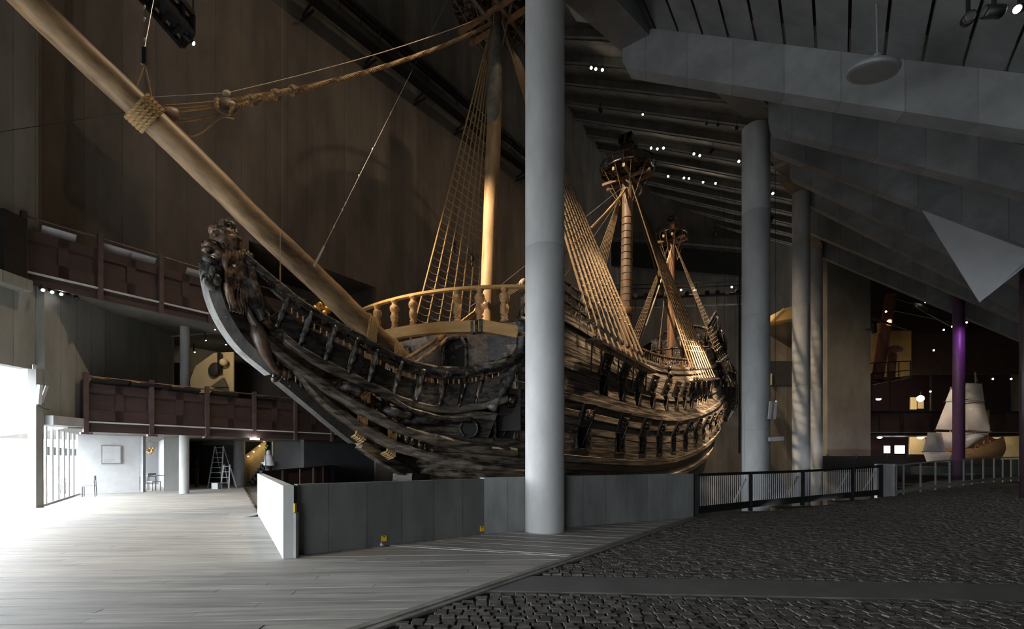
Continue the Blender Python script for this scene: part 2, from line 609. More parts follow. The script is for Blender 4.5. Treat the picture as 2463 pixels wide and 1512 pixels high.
deck = empty('floor_deck', (-6, 9, 0), 'pale grey plank floor beside the concrete pit parapet', None, None, 'structure')
def side(p, a, b):
    return (b.x - a.x) * (p[1] - a.y) - (b.y - a.y) * (p[0] - a.x)
J0, J1 = V2(-2.4, 8.68), V2(1.35, 7.54)
def in_deck(x, y):
    if side((x, y), K0, K1) < 0.20 * (K1 - K0).length: return 0        # kerb side
    if y > 12.8: 
        if x > -7.2: return 0
    if side((x, y), A0, A1) > -0.01 and side((x, y), L0, L1) < 0.0 and y > 7.3: return 0
    if side((x, y), A1, A2) > -0.01 and x > -0.58: return 0
    if y > 13.8 and side((x, y), L1, P2) < 0: return 0
    if x < -15.5 - max(0, (y - 15.3)) * 0.6: return 0
    if y > 7 and x > -3.5 and side((x, y), J0, J1) > 0: return 2
    return 1
boards = []
def rows(u, field, v0, v1, ulo, uhi, origin, step=0.145):
    u = Vector((u[0], u[1], 0)).normalized()
    w = Vector((-u.y, u.x, 0))
    v = v0
    while v < v1:
        st = None
        x = ulo
        spans = []
        while x <= uhi:
            p = origin + u * x + w * (v + step / 2)
            ok = in_deck(p.x, p.y) == field
            if ok and st is None: st = x
            if not ok and st is not None:
                spans.append((st, x)); st = None
            x += 0.04
        if st is not None: spans.append((st, uhi))
        for a, b in spans:
            if b - a < 0.12: continue
            c = a
            nxt = a + R.uniform(1.0, 4.6)
            while c < b - 0.02:
                e = min(b, nxt)
                if b - e < 0.4: e = b
                boards.append((origin + u * ((c + e) / 2) + w * (v + step / 2), u, w, (e - c) / 2 - 0.003, step / 2 - 0.003))
                c = e; nxt = c + R.uniform(3.2, 5.0)
        v += step
rows((1, 0.055), 1, 3.6, 34, -24, 9, Vector((0, 0, 0)))
rows((J1.x - J0.x, J1.y - J0.y), 2, 0.0, 6, -4, 12, J0)
def psize(bd):
    c = bd[0]
    if c.y < 3.2: return 0
    px = CX + F * c.x / c.y
    if px < -900 or px > 2700: return 0
    return bd[3] * bd[4] / c.y ** 3
boards.sort(key=psize, reverse=True)
rest = M()
for i, (c, u, w, hl, hw) in enumerate(boards):
    dz = R.uniform(-0.003, 0.001)
    cc = c + Vector((0, 0, -0.014 + dz))
    if i < 285:
        obj('plank', M().obox(cc, u * hl, w * hw, Vector((0, 0, 0.014))), DECKW, deck)
    else:
        rest.obox(cc, u * hl, w * hw, Vector((0, 0, 0.014)))
obj('planks', rest, DECKW, deck, kind='stuff')
# two pale joint boards laid across the deck
jd = (J1 - J0).normalized(); jw = Vector((-jd.y, jd.x, 0))
for q in (0, 1):
    obj('joint_plank', M().obox((J0 + J1) / 2 + jw * (.0 + .13 * q) + Vector((0, 0, -.006)), jd * ((J1 - J0).length / 2 - .15 * q - .3), jw * .022, Vector((0, 0, .009))), CONC_PALE, deck)
# kerb of long planks
kerb = empty('trim_1', (1.5, 8, 0), 'plank kerb strip between boarded floor and cobbles', None, None, 'structure')
kd = (K1 - K0).normalized(); kw = Vector((-kd.y, kd.x, 0)); kl = (K1 - K0).length
for q in range(2):
    x = 0
    while x < kl - 0.05:
        e = min(kl, x + R.uniform(2.2, 3.4))
        obj('kerb_plank', M().obox(K0 + kd * (x + e) / 2 + kw * (0.045 + 0.1 * q) + Vector((0, 0, -0.012 + 0.006 * q)),
            kd * ((e - x) / 2 - 0.004), kw * 0.047, Vector((0, 0, 0.02))), KERBW, kerb)
        x = e

# ---- cobbles
cob = empty('floor_cobbles', (6, 9, 0), 'dark granite cobbled floor sloping away beyond the kerb', None, None, 'structure')
rowsg = []
for j in range(0, 24):
    y = 2.0 + j * 1.4
    rowsg.append([Vector((x * 1.4 - 4, y, zf(x * 1.4 - 4, y) - 0.035)) for x in range(0, 36)])
kept = M()
for j in range(len(rowsg) - 1):
    for i in range(35):
        q = [rowsg[j][i], rowsg[j][i + 1], rowsg[j + 1][i + 1], rowsg[j + 1][i]]
        c = (q[0] + q[2]) / 2
        ly = 12.8 if c.x < 4.9 else (12.85 + (c.x - 4.95) * 0.56 if c.x < 13.5 else 17.7 + (c.x - 13.5) * 0.82)
        if c.y < ly + 0.2 and side((c.x, c.y), K0, K1) < 0.9 * (K1 - K0).length:
            kept.add(q, [(0, 1, 2, 3)])
bed = obj('cobble_bed', kept, COBBLE_BED, cob)
# pale smooth strip across the cobbles
SU0, SU1 = V2(-0.5, 6.42), V2(9.0, 5.75)
SW = 0.74
sd = (SU1 - SU0).normalized(); sw = Vector((-sd.y, sd.x, 0))
m = M()
m.prism([SU0 + sd * 0.50, SU0 + sd * 9.5, SU0 + sd * 9.5 - sw * SW, SU0 - sw * SW + sd * 0.02], (0, 0, -0.04))
m.v = [p + Vector((0, 0, 0.002)) for p in m.v]
obj('paving_strip', m, PAVE, cob)
stones = []
v = 3.3
rowi = 0
cu = Vector((1, -0.06, 0)).normalized(); cw = Vector((0.06, 1, 0)).normalized()
while v < 25:
    x = -3.0 + R.uniform(0, 0.1)
    hgt = R.uniform(0.088, 0.108)
    while x < 26:
        ln = R.uniform(0.11, 0.165)
        p = cu * (x + ln / 2) + cw * (v + hgt / 2 + 0.035 * math.sin(x * 1.3 + rowi * 0.05))
        x += ln
        if p.y < 3.7 or p.x > p.y * 1.13 + 0.3: continue
        if side((p.x, p.y), K0, K1) > -0.07 * kl: continue
        if p.x < 4.9:
            if p.y > 12.7: continue
        else:
            ly = 12.75 + (p.x - 4.95) * 0.56 if p.x < 13.5 else 17.6 + (p.x - 13.5) * 0.82
            if p.y > ly: continue
        if p.x > 22: continue
        e = (p - SU0).dot(sw)
        if -SW - 0.045 < e < 0.045: continue
        stones.append((p, ln, hgt))
    v += hgt
    rowi += 1
stones.sort(key=lambda q: q[0].y ** 2 + 0.35 * q[0].x ** 2)
def stone_mesh(m, c, ln, hg, rnd):
    a = rnd.uniform(-0.12, 0.12)
    u = Vector((math.cos(a), math.sin(a), 0)); w = Vector((-u.y, u.x, 0))
    g = 0.004
    z = c.z + rnd.uniform(-0.007, 0.007)
    tl = Vector((rnd.uniform(-.06, .06), rnd.uniform(-.06, .06), 0))
    def pt(fx, fy, dz):
        q = u * (fx * (ln / 2 - g)) + w * (fy * (hg / 2 - g))
        return Vector((c.x, c.y, z)) + q + Vector((0, 0, dz + q.x * tl.x + q.y * tl.y))
    k = rnd.uniform(0.78, 0.88)
    lo = [pt(fx, fy, -0.045) for fx, fy in ((-1, -1), (1, -1), (1, 1), (-1, 1))]
    mi = [pt(fx * rnd.uniform(.93, 1), fy * rnd.uniform(.93, 1), -0.012) for fx, fy in ((-1, -1), (1, -1), (1, 1), (-1, 1))]
    hi = [pt(fx * k, fy * k, 0.003) for fx, fy in ((-1, -1), (1, -1), (1, 1), (-1, 1))]
    fs = [(8, 9, 10, 11)]
    for i in range(4):
        j = (i + 1) % 4
        fs += [(i, j, 4 + j, 4 + i), (4 + i, 4 + j, 8 + j, 8 + i)]
    m.add(lo + mi + hi, fs)
big = M()
for i, (p, ln, hg) in enumerate(stones):
    p = Vector((p.x, p.y, zf(p.x, p.y)))
    if i < 290:
        mm = M(); stone_mesh(mm, p, ln, hg, R)
        obj('cobble', mm, COBBLE, cob)
    else:
        stone_mesh(big, p, ln, hg, R)
obj('cobbles', big, COBBLE, cob, kind='stuff')

# ---- pit
m = M(); m.box(-30, 48, 7, 70, -6.4, -6.0)
struct('floor_pit', m, CONC_R, 'dark bottom of the dry dock pit below the hull')
m = M()
for a, b in ((A0 + V2(0.0, 0.3), A1 + V2(0, 0.25)), (A1 + V2(0, 0.25), A2 + V2(0, .25)), (A2 + V2(0, .25), V2(13.6, 17.9)), (V2(13.6, 17.9), V2(42, 43)), (L0 + V2(.2, .2), L1 + V2(.2, 0)), (L1 + V2(.2, 0), P2)):
    m.bar((a.x, a.y, -3.1), (b.x, b.y, -3.1), 0.2, 6.0)
struct('wall_pit', m, CONC_R, 'rough concrete sides of the dry dock pit')

# ---- parapets of the pit
def wallseg(m, a, b, t, h, z0=-0.3):
    """wall from a to b, its body on the left of the direction a -> b"""
    d = (b - a).normalized(); w = Vector((-d.y, d.x, 0))
    m.prism([a + Vector((0, 0, z0)), b + Vector((0, 0, z0)), b + w * t + Vector((0, 0, z0)), a + w * t + Vector((0, 0, z0))], (0, 0, h - z0))
    return m
par = empty('wall_parapet', (-1, 9.5, 0), 'grey concrete parapet round the ship pit', None, None, 'structure')
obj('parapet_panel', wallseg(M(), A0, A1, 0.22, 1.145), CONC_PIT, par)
obj('parapet_panel', wallseg(M(), A1, A2, 0.22, 1.165), pbr('concrete_parapet_lit', (0.20, 0.205, 0.20), 0.8, amt=0.25, scale=1.5, stretch=(1, 1, 0.35), bump=0.2, lines=(0.66, 0.018, 0.6), rot=-0.48), par)  # paler copy of the parapet concrete for the segment turned to the light
m = M()
w = Vector((0.857, 0.516, 0))
m.prism([L0 + V2(0, 0, -.3), L0 + w * 0.15 + V2(0, 0, -.3), L1 + w * 0.15 + V2(0, 0, -.3), L1 + V2(0, 0, -.3)], (0, 0, 1.44))
obj('end_parapet', m, CONC_PALE, par)  # pale tone puts the daylight on this face into its colour
# boarded back rail of the pit with a steel post
br = empty('pit_back_rail', (-9, 21, 0), 'dark brown boarded guard rail along far side of pit', 'guard rail')
rd = (P2 - L1).normalized(); rl = (P2 - L1).length
n = 6
for i in range(n):
    a, b = L1 + rd * (rl * i / n + .15), L1 + rd * (rl * (i + 1) / n - 0.02)
    obj('rail_board', M().bar((a.x, a.y, .6), (b.x, b.y, .6), 0.04, 1.1), OXIDE, br)
obj('top_rail', M().bar((L1.x, L1.y + .2, 1.18), (P2.x, P2.y, 1.18), 0.07, 0.05), BLACK, br)
for i in (1, 3, 5):
    p = L1 + rd * (rl * i / n)
    obj('rail_post', M().rod((p.x + .06, p.y, 0), (p.x + .06, p.y, 1.16), 0.03, 8), GREYM, br)

# ---- round columns
def column(px, y0, r, z0, z1, label, mt=CONC, joints=(), dark=None):
    X = (px - CX) * y0 / F
    root = empty('column', (X, y0, z0), label, None, None, 'structure')
    zs = [z0] + [j for j in joints] + [z1]
    for a, b in zip(zs, zs[1:]):
        obj('column_drum', M().lathe((X, y0, a), [(r * .985, 0), (r, 0.012), (r, b - a - 0.012), (r * .985, b - a)], 40), mt, root, True)
    return Vector((X, y0, 0)), root
c1, col1 = column(1310.5, 10.3, 0.422, 0, 13.2, 'large round pale concrete column standing before the parapet', pbr('concrete_column_pale', (0.56, 0.565, 0.565), 0.7, amt=0.14, scale=1.3, stretch=(1, 1, 0.35), bump=0.1), (6.05, ))
obj('column_ring', M().lathe((c1.x, c1.y, 0), [(0.45, 0), (0.45, 0.008), (0.42, 0.012)], 40), GREYM, col1)
c2, col2 = column(1818, 15.7, 0.42, -6, 12.4, 'second round concrete column rising behind the bar fence', CONC, (-1.2, 2.5, 6.2, 9.6))
c3, col3 = column(1927, 24.0, 0.40, -6, 15.0, 'third round concrete column beside the concrete pier', CONC, (0.8, 5.2, 9.2, 12.5))
c4, col4 = column(1961, 30.5, 0.40, -6, 15.1, 'farthest slim round concrete column beside the concrete pier', CONC, (1.0, 6.0, 10.0))

# ---- roof beams fanning down to the side
EN = Vector((N.x, N.y, 0))
def beam(px, py, Y, slope, L, h0, h1, wd, label, mt=CONC_BEAM, lead=0.0):
    """sloping roof beam: nose soffit at that place, falling to the side"""
    vpy = py - slope * (px + 448)
    mm = (HY - vpy) / 2035.0
    n0 = P(px, py, Y)
    e = Vector((N.x, N.y, -mm))
    n1 = n0 + e * L
    back = D * wd
    up = Vector((0, 0, 1))
    m = M()
    nose = [n0 + e * 0.10 + up * 0.0, n1, n1 + up * h1, n0 + e * 0.8 + up * h0, n0 + up * (h0 * 0.55), n0 + up * 0.16]
    m.prism(nose, back)
    o = struct('beam', m, mt, label)
    return n0, e, h0, h1
b1 = beam(1497, 163, 12.6, 0.155, 9.5, 1.12, 0.95, 0.42, 'nearest sloping concrete roof beam behind the pendant lamp')
b2 = beam(1848, 310, 14.9, 0.249, 9.5, 1.25, 1.1, 0.42, 'sloping concrete roof beam seated on the second column')
b3 = beam(1851, 361, 17.8, 0.372, 12, 1.5, 1.6, 0.42, 'third sloping concrete roof beam counted back from the pendant lamp')
b4 = beam(1899, 425, 20.8, 0.469, 14, 1.7, 2.0, 0.42, 'fourth sloping concrete roof beam counted back from the pendant lamp')
b5 = beam(1946, 492, 24.0, 0.506, 16, 1.9, 2.4, 0.42, 'sloping concrete roof beam seated on the third column')
b6 = beam(1946, 558, 27.3, 0.42, 17, 2.0, 2.6, 0.42, 'dim sloping roof beam between third and fourth columns')
b7 = beam(1976, 617, 30.5, 0.42, 18, 1.8, 2.2, 0.42, 'lowest dim roof beam above the concrete pier')

# struts from the column heads
def strut(a, b, w, h, label, mt=CONC_BEAM):
    return struct('beam', M().bar(a, b, w, h), mt, label)
strut(Vector((c1.x - .25, c1.y - 1.6, 11.15)), P(1548, 120, 12.95) + Vector((0, 0, 0.28)), 0.78, 0.62, 'inclined concrete strut running from beam end towards the near column')
strut(P(1818, 250, 14.9), P(1742, 176, 13.6), 0.72, 0.5, 'short concrete strut above the second column', CONC_R)
strut(P(1858, 352, 18.2), P(1878, 372, 18.6), 0.5, 0.5, 'small brownish concrete strut left of the third roof beam', CONC_W)
strut(P(1880, 385, 21.2), P(1915, 405, 22.2), 0.7, 0.5, 'small brownish concrete strut left of the fourth roof beam', CONC_W)
strut(P(1895, 415, 22.4), P(1927, 452, 24.0), 0.8, 0.5, 'brownish concrete strut above the third column', CONC_W)
strut(P(1945, 540, 27.5), P(1963, 588, 30.3), 0.7, 0.6, 'brownish concrete strut above the fourth column', CONC_W)

# ceiling of loose panels with open joints above the near beams
ceilp = empty('ceiling', (5, 10, 12), 'sloping concrete ceiling panels with open black joints', None, None, 'structure')
def ceil_field(b0, kback, t0, t1, n, off, gap=0.055):
    n0, e, h0, h1 = b0
    el = e.length
    for i in range(n):
        ta = t0 + (t1 - t0) * i / n
        tb = t0 + (t1 - t0) * (i + 1) / n - gap
        top = lambda t: n0 + e * t + Vector((0, 0, h0 + (h1 - h0) * t / 9.5 + off))
        pa, pb = top(ta), top(tb)
        nrm = e.cross(D).normalized()
        m = M().prism([pa + D * 0.1, pb + D * 0.1, pb - D * kback, pa - D * kback], Vector((0, 0, 0.12)))
        obj('ceiling_panel', m, CONC_CEIL, ceilp)
ceil_field(b1, 8.5, -1.4, 9.5, 19, 0.02)
ceil_field((b2[0], b2[1], 1.22, 1.22), 5.6, 0.3, 9.5, 16, 0.1)
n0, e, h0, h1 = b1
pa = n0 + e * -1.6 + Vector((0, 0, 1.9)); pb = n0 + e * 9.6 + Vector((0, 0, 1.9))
obj('roof_shade_sheet', M().prism([pa + D * .5, pb + D * .5, pb - D * 9, pa - D * 9], (0, 0, .1)), DARK, ceilp)  # black sheet above the open joints, painted in place of shade
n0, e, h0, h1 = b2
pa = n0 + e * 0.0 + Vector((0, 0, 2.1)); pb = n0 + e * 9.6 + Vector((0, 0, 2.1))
obj('roof_shade_sheet', M().prism([pa + D * .5, pb + D * .5, pb - D * 5, pa - D * 5], (0, 0, .1)), DARK, ceilp)
# slab over the far aisle
m = M()
for q in (b3, b4, b5, b6, b7):
    n0, e, h0, h1 = q
    pa = n0 + Vector((0, 0, h0)); pb = n0 + e * 16 + Vector((0, 0, h1))
    m.prism([pa + D * 0.3, pb + D * 0.3, pb - D * 3.6, pa - D * 3.6], (0, 0, .15))
obj('aisle_slab', m, CONC_CEIL, ceilp)

# ---- main roof over the ship: slab and ribs
def rz(b):
    return 35.0 - 0.54 * (b + 4.5)
m = M()
m.prism([S(-40, -11, rz(-11) + .8), S(52, -11, rz(-11) + .8), S(52, 13, rz(13) + .8), S(-40, 13, rz(13) + .8)], (0, 0, .4))
roof = struct('ceiling_hall', m, CONC_R, 'dark ribbed concrete roof high above the masts')
for i in range(13):
    s = 13.0 + i * 3.1
    obj('roof_rib', M().bar(S(s, -10.8, rz(-10.8) + .5), S(s, 12.8, rz(12.8) + .5), 0.8, 0.55), CONC_R, roof)
    obj('roof_rib_lit_edge', M().bar(S(s + .2, -10.8, rz(-10.8) + .2), S(s + .2, 12.8, rz(12.8) + .2), 0.45, 0.14), CONC_W, roof)  # warmer, paler strip paints the light on the rib undersides

# ---- great side wall beyond the ship
def wbox(m, s0, s1, b0, b1, z0, z1):
    return m.obox(S((s0 + s1) / 2, (b0 + b1) / 2, (z0 + z1) / 2), D * (s1 - s0) / 2, N * (b1 - b0) / 2, Vector((0, 0, (z1 - z0) / 2)))
m = M()
wbox(m, -16, -6, -10.3, -9.8, 7.9, 39)
wbox(m, -6, 1.7, -10.3, -9.8, 12.1, 39)
wbox(m, -6, 1.7, -10.3, -9.8, 7.9, 8.5)
wbox(m, 1.7, 55, -10.3, -9.8, -6, 39)
wall = struct('wall_left', m, CONC_W, 'huge brown board-marked concrete wall behind the bowsprit')
m = M(); wbox(m, -6.5, 3, -14.4, -14.1, 7.5, 13); wbox(m, -6.6, -6.1, -14.2, -10.2, 7.5, 13); wbox(m, 1.8, 2.3, -14.2, -10.2, 7.5, 13)
wbox(m, -6.5, 2.2, -14.2, -10.2, 12.2, 12.6)
struct('wall_gallery', m, CONC_W, 'dim recessed upper gallery behind the bowsprit')
q = S(-1.35, -10.9, 7.9)
struct('column', M().lathe(q, [(.24, 0), (.24, 4.4)], 20), CONC_W, 'round column inside the upper gallery recess', smooth=True)
# gallery between the balconies
m = M(); wbox(m, -9.3, 3, -14.8, -14.4, 2.9, 7.6); wbox(m, 1.7, 2.2, -14.6, -10.2, 2.9, 7.6)
struct('wall_gallery_lower', m, CONC_W, 'dim back wall of the lower gallery')
m = M(); wbox(m, -14.6, 2.2, -15, -7.5, 7.42, 7.92)
struct('ceiling_gallery', m, CONC_R, 'concrete soffit below the upper balcony')
m = M(); wbox(m, -12.9, 2.2, -22, -8.3, 2.62, 2.98)
struct('ceiling_ground', m, CONC_R, 'concrete soffit above the ground floor cafe')

# ---- window facade on the near side (daylight)
FX = -15.35
m = M()
m.box(FX - .4, FX, -15, 15.3, 4.42, 42)
m.box(FX - .4, FX, -15, -9, 0, 4.42)
fac = struct('wall_facade', m, CONC_F, 'grey concrete wall above the bright window opening')
m = M(); m.box(FX - .05, FX + .22, 15.2, 15.45, 0, 4.42)
struct('column', m, CONC_F, 'square concrete pier between the bright window openings')
G0, G1, G2 = V2(FX + .05, 15.45), V2(-16.25, 22.6), V2(-18.9, 20.8)
m = M(); m.bar((G0.x, G0.y, 5.2), (G1.x, G1.y, 5.2), 0.35, 4.5); m.bar((-16.1, 22.6, 5.2), (-18.8, 23.1, 5.2), .3, 4.8)
struct('wall_facade_return', m, CONC_F, 'board-marked concrete wall below the upper balcony')
m = M(); m.bar((-15.35, 15.5, 2.82), (-15.5, 17.6, 2.82), 0.9, 0.3)
struct('trim_2', m, CONC, 'pale concrete ledge joining pier and lower balcony')
m = M(); m.box(FX - .1, FX + .42, 13.2, 14.9, 6.75, 7.1)
struct('trim_3', m, CONC_F, 'pale concrete bracket below the end of the upper balcony')
# glazed cafe front
gf = empty('window_1', (-17.2, 18.2, 0), 'tall bright cafe glazing with slim mullions', None, None, 'structure')
gd = (G2 - G0); gl = gd.length; gd.normalize()
for i in range(8):
    p = G0 + gd * (gl * i / 7)
    obj('mullion', M().box(p.x - .03, p.x + .03, p.y - .03, p.y + .03, 0, 2.95), WHITE, gf)  # white colour stands in for the glare that bleaches these mullions
for i in range(7):
    a, b = G0 + gd * (gl * i / 7 + .04), G0 + gd * (gl * (i + 1) / 7 - .04)
    obj('pane', M().bar((a.x, a.y, 1.48), (b.x, b.y, 1.48), 0.012, 2.9), GLASSW, gf)
    c = (a + b) / 2
    obj('radiator_panel', M().bar((a.x + .04, a.y - .02, 1.83), (a.x + .04 + gd.x * .34, a.y - .02 + gd.y * .34, 1.83), 0.05, 0.3), PANELW, gf)
obj('sill', M().bar((G0.x, G0.y, .03), (G2.x, G2.y, .03), 0.12, 0.06), GREYM, gf)
# big near opening: glazed as well
gn = empty('window_2', (FX - .2, 5, 0), 'broad overexposed window opening in the concrete facade', None, None, 'structure')
for y in (-9, -4.2, 0.6, 5.4, 10.1):
    obj('mullion', M().box(FX - .25, FX - .17, y - .04, y + .04, 0, 4.42), GREYM, gn)
ys = (-9, -4.2, 0.6, 5.4, 10.1, 15.2)
for a, b in zip(ys, ys[1:]):
    obj('pane', M().box(FX - .215, FX - .205, a + .04, b - .04, 0, 4.42), GLASSW, gn)
portal((FX - .45, 2.95, 2.2), (0, 2.95, 2.2), 4.4, 24).rotation_euler = (0, -math.pi / 2, 0)
portal(((G0.x + G2.x) / 2 - .25, (G0.y + G2.y) / 2 - .15, 1.5), ((G0.x + G2.x) / 2 + 2.5, (G0.y + G2.y) / 2 + 1.5, 1.5), 6.4, 3.0)
# outside pavement seen as pale ground
m = M(); m.box(-60, FX - .4, -30, 40, -.6, -.08); m.box(FX - .4, 60, -50, -15.4, -.6, -.08)
struct('ground_outside', m, WHITE, 'pale paving outside the windows')
# ground floor room behind the balcony
G3 = V2(-17.55, 22.5)
m = M(); m.bar((G2.x, G2.y, 1.31), (G3.x, G3.y, 1.31), 0.12, 2.62)
struct('wall_cafe', m, WHITE, 'white cafe wall carrying an information board')
m = M(); m.box(-17.5, -17.36, 22.5, 22.66, 0, 2.62)
struct('column', m, GREYM, 'slim grey post at the edge of the white cafe wall')
m = M(); m.bar((-16.95, 23.3, 1.31), (-16.2, 23.75, 1.31), .3, 2.62)
struct('wall_cafe_pier', m, CONC_F, 'narrow grey concrete pier beside the dark shutters')
w3 = empty('window_3', (-20.5, 24.5, 0), 'glowing window of the cafe behind the slim post', None, None, 'structure')
H0, H1 = V2(-19.0, 21.2), V2(-22.5, 29.5)
obj('pane', M().bar((H0.x, H0.y, 1.4), (H1.x, H1.y, 1.4), .012, 2.7), GLASSW, w3)
for i in range(5):
    p = H0 + (H1 - H0) * (i / 4)
    obj('mullion', M().box(p.x - .03, p.x + .03, p.y - .03, p.y + .03, 0, 2.75), WHITE, w3)  # mullions whitened for the window glare as well
portal((-21.1, 25.3, 1.4), (-18, 26.6, 1.4), 8.5, 2.7)
m = M(); m.box(-23, -9, 29.4, 29.7, 0, 2.7); m.bar((-17.2, 24.0, 1.3), (-21.75, 29.5, 1.3), .15, 2.7)
struct('wall_cafe_back', m, DGREY, 'dark back wall of the ground floor')
m = M(); wbox(m, -3, 2, -10.3, -10, -1, 2.7)
struct('wall_ground', m, DGREY, 'dark ground floor wall behind the bow')
column(443, 21.6, 0.195, 0, 2.62, 'slim pale round column under the lower balcony', CONC_PALE)
column(575.5, 27.9, 0.30, 0, 2.62, 'thicker round concrete column beside the lit stair', CONC)
column(762.5, 28.5, 0.19, 0, 2.62, 'slim round column beyond the pit rail', CONC)
p = S(-8.84, -9.5, 0)
column(445, 20.6, 0.185, 2.98, 7.42, 'slim round column between the two balconies', CONC)

# ---- rear, end and outer walls closing the hall
m = M(); m.box(-16, 63, -15.4, -15, 4.6, 42); m.box(-16, -9, -15.4, -15, -8, 4.6); m.box(-2.6, 63, -15.4, -15, -8, 4.6); m.box(-16, 63, -15.4, -15, -8, 0)
struct('wall_rear', m, CONC_F, 'concrete wall closing the hall on the near side')
w4 = empty('window_4', (-5.8, -15.2, 0), 'glazing added behind the viewer for frontal daylight', None, None, 'structure')  # unseen window added so daylight also falls from behind the viewpoint
for i in range(6):
    x = -9 + 6.4 * i / 5
    obj('mullion', M().box(x - .04, x + .04, -15.25, -15.17, 0, 4.6), GREYM, w4)
    if i < 5:
        obj('pane', M().box(x + .04, x + 1.24, -15.215, -15.205, 0, 4.6), GLASSW, w4)
portal((-5.8, -15.5, 2.3), (-5.8, 0, 2.3), 6.4, 4.6)
m = M(); m.box(30, 30.4, -15.4, 14, -8, 42); m.bar((30, 14, 17), (63, 72, 17), .4, 50)
struct('wall_right', m, CONC_F, 'concrete outer wall on the museum side')
m = M(); m.bar((-2, 60, 17), (63, 68.4, 17), .4, 50)
endw = struct('wall_end', m, CONC_W, 'brown concrete end wall behind the stern')
obj('wall_ledge', M().bar(P(1340, 553, 59.6), P(1810, 590, 64.0), .6, 1.0), CONC_W, endw)
obj('wall_dark_band', M().bar(P(1340, 600, 58.8), P(1810, 640, 63.2), .5, 3.0), DARK, endw)  # near-black band below the ledge
m = M()
m.box(-40, 60, -15.4, 75, 41.5, 42)
struct('roof_shell', m, CONC_R, 'outer roof closing the hall')
m = M(); m.box(-20, FX - .01, 15.2, 15.5, 4.6, 42)
struct('wall_corner', m, CONC_F, 'grey wall corner above the balcony end')
m = M(); m.bar((-22.5, 29.5, 0), (-23, 62, 0), .3, 16); m.bar((-23, 61, 0), (1, 61, 0), .3, 16)
struct('wall_ground_outer', m, DGREY, 'dark outer wall of the ground floor')

# concrete pier and lower walls at the far side
m = M(); m.box((1990 - CX) * 35 / F, (2094 - CX) * 35 / F, 35, 36.5, -6, 17.5)
struct('column', m, CONC_R, 'broad concrete pier between slim columns and red balcony')

# ================================================================= THE WARSHIP
ship = empty('warship', S(15, 0, -4.5), 'great dark oak warship with bowsprit, masts and rigging standing in the pit', 'ship')

def sh(s):
    return ci(s, [-6.5, -3, 0, 6, 12, 18, 24, 30, 34], [3.1, 2.72, 2.45, 2.25, 2.5, 3.3, 4.4, 5.8, 6.8])

def s0(z):
    return ci(z, [-5, -2, 0, 1.5, 3, 5, 7, 9], [2.5, -1.5, -3.6, -4.8, -5.6, -6.5, -7.0, -7.2])

def HB(s, z):
    """half breadth of the hull"""
    u = s - s0(z)
    if u <= 0:
        return 0.0
    w = 5.78 * (1 - math.exp(-(u ** 0.8) / 2.0))
    zc = sh(s) - 0.4
    if z > zc:
        dz = z - zc
        w *= 1 - 0.0075 * dz * dz * min(1, max(0.0, (s + 3.5) / 8)) if dz < 5 else (1 - 0.0075 * 25 * min(1, max(0.0, (s + 3.5) / 8)) - 0.02 * (dz - 5))
    else:
        q = min(1, (zc - z) / (zc + 4.6))
        w *= max(0, 1 - q ** 2.6) ** 0.6
    w *= ci(s, [16, 24, 29, 34], [1, 0.95, 0.86, 0.76])
    if s > 18 and z < zc:
        t = min(1, (s - 18) / 16)
        w *= 1 - 0.8 * t ** 1.4 * min(1, (zc - z) / 3.4)
    return w

def htop(s):
    if s < 2: return 4.95
    if s < 17: return 4.65
    if s < 22: return 4.65
    if s < 26: return 5.25
    if s < 28.5: return 6.15
    return 6.75 + (s - 28.5) * 0.18

PORT_LO = [-3.3, 0.2, 3.1, 5.6, 8.0, 10.5, 13.0, 15.5, 18.0, 20.4, 22.8, 25.2, 27.5]
PORT_UP = [1.7, 3.7, 5.7, 7.8, 10.1, 12.2, 14.0, 15.7, 17.4, 19.0, 20.6]
PW = 0.40      # half width of a port

hull = obj('hull', M().add([S(0, 0, 0)] * 3, [(0, 1, 2)]), DARK, ship, center=S(15, 0, 2))
# inner shell blackened to paint shade inside the gunports, and far side
inn = M()
zs_n = 22
rows_p = []
ss = [-6.6 + 0.6 * i for i in range(68)] + [34.0]
for sgn in (1, -1):
    rws = []
    for s in ss:
        top = min(sh(s) + htop(s), 3.3 if s < -3.4 else 99) - 0.15
        r = []
        for k in range(zs_n):
            z = -4.4 + (top + 4.4) * k / (zs_n - 1)
            b = max(0.0, HB(s, z) - (0.42 if sgn > 0 else 0.0))
            r.append(S(s if b > 0 else max(s, s0(z)), sgn * b, z))
        rws.append(r)
    (inn if sgn > 0 else inn).grid(rws)
# deck closing the hull
dk = [[S(s, b * max(0.1, HB(s, sh(s) + 3.9) - .4), sh(s) + (3.75 if s > -3.3 else 0.4)) for b in (-1, -.5, 0, .5, 1)] for s in [-3.3 + 0.9 * i for i in range(42)]]
inn.grid(dk)
me = bpy.data.meshes.new('hull')
c0 = S(15, 0, 2)
me.from_pydata([(p - c0)[:] for p in inn.v], [], inn.f)
me.materials.append(DARK)
hull.data = me

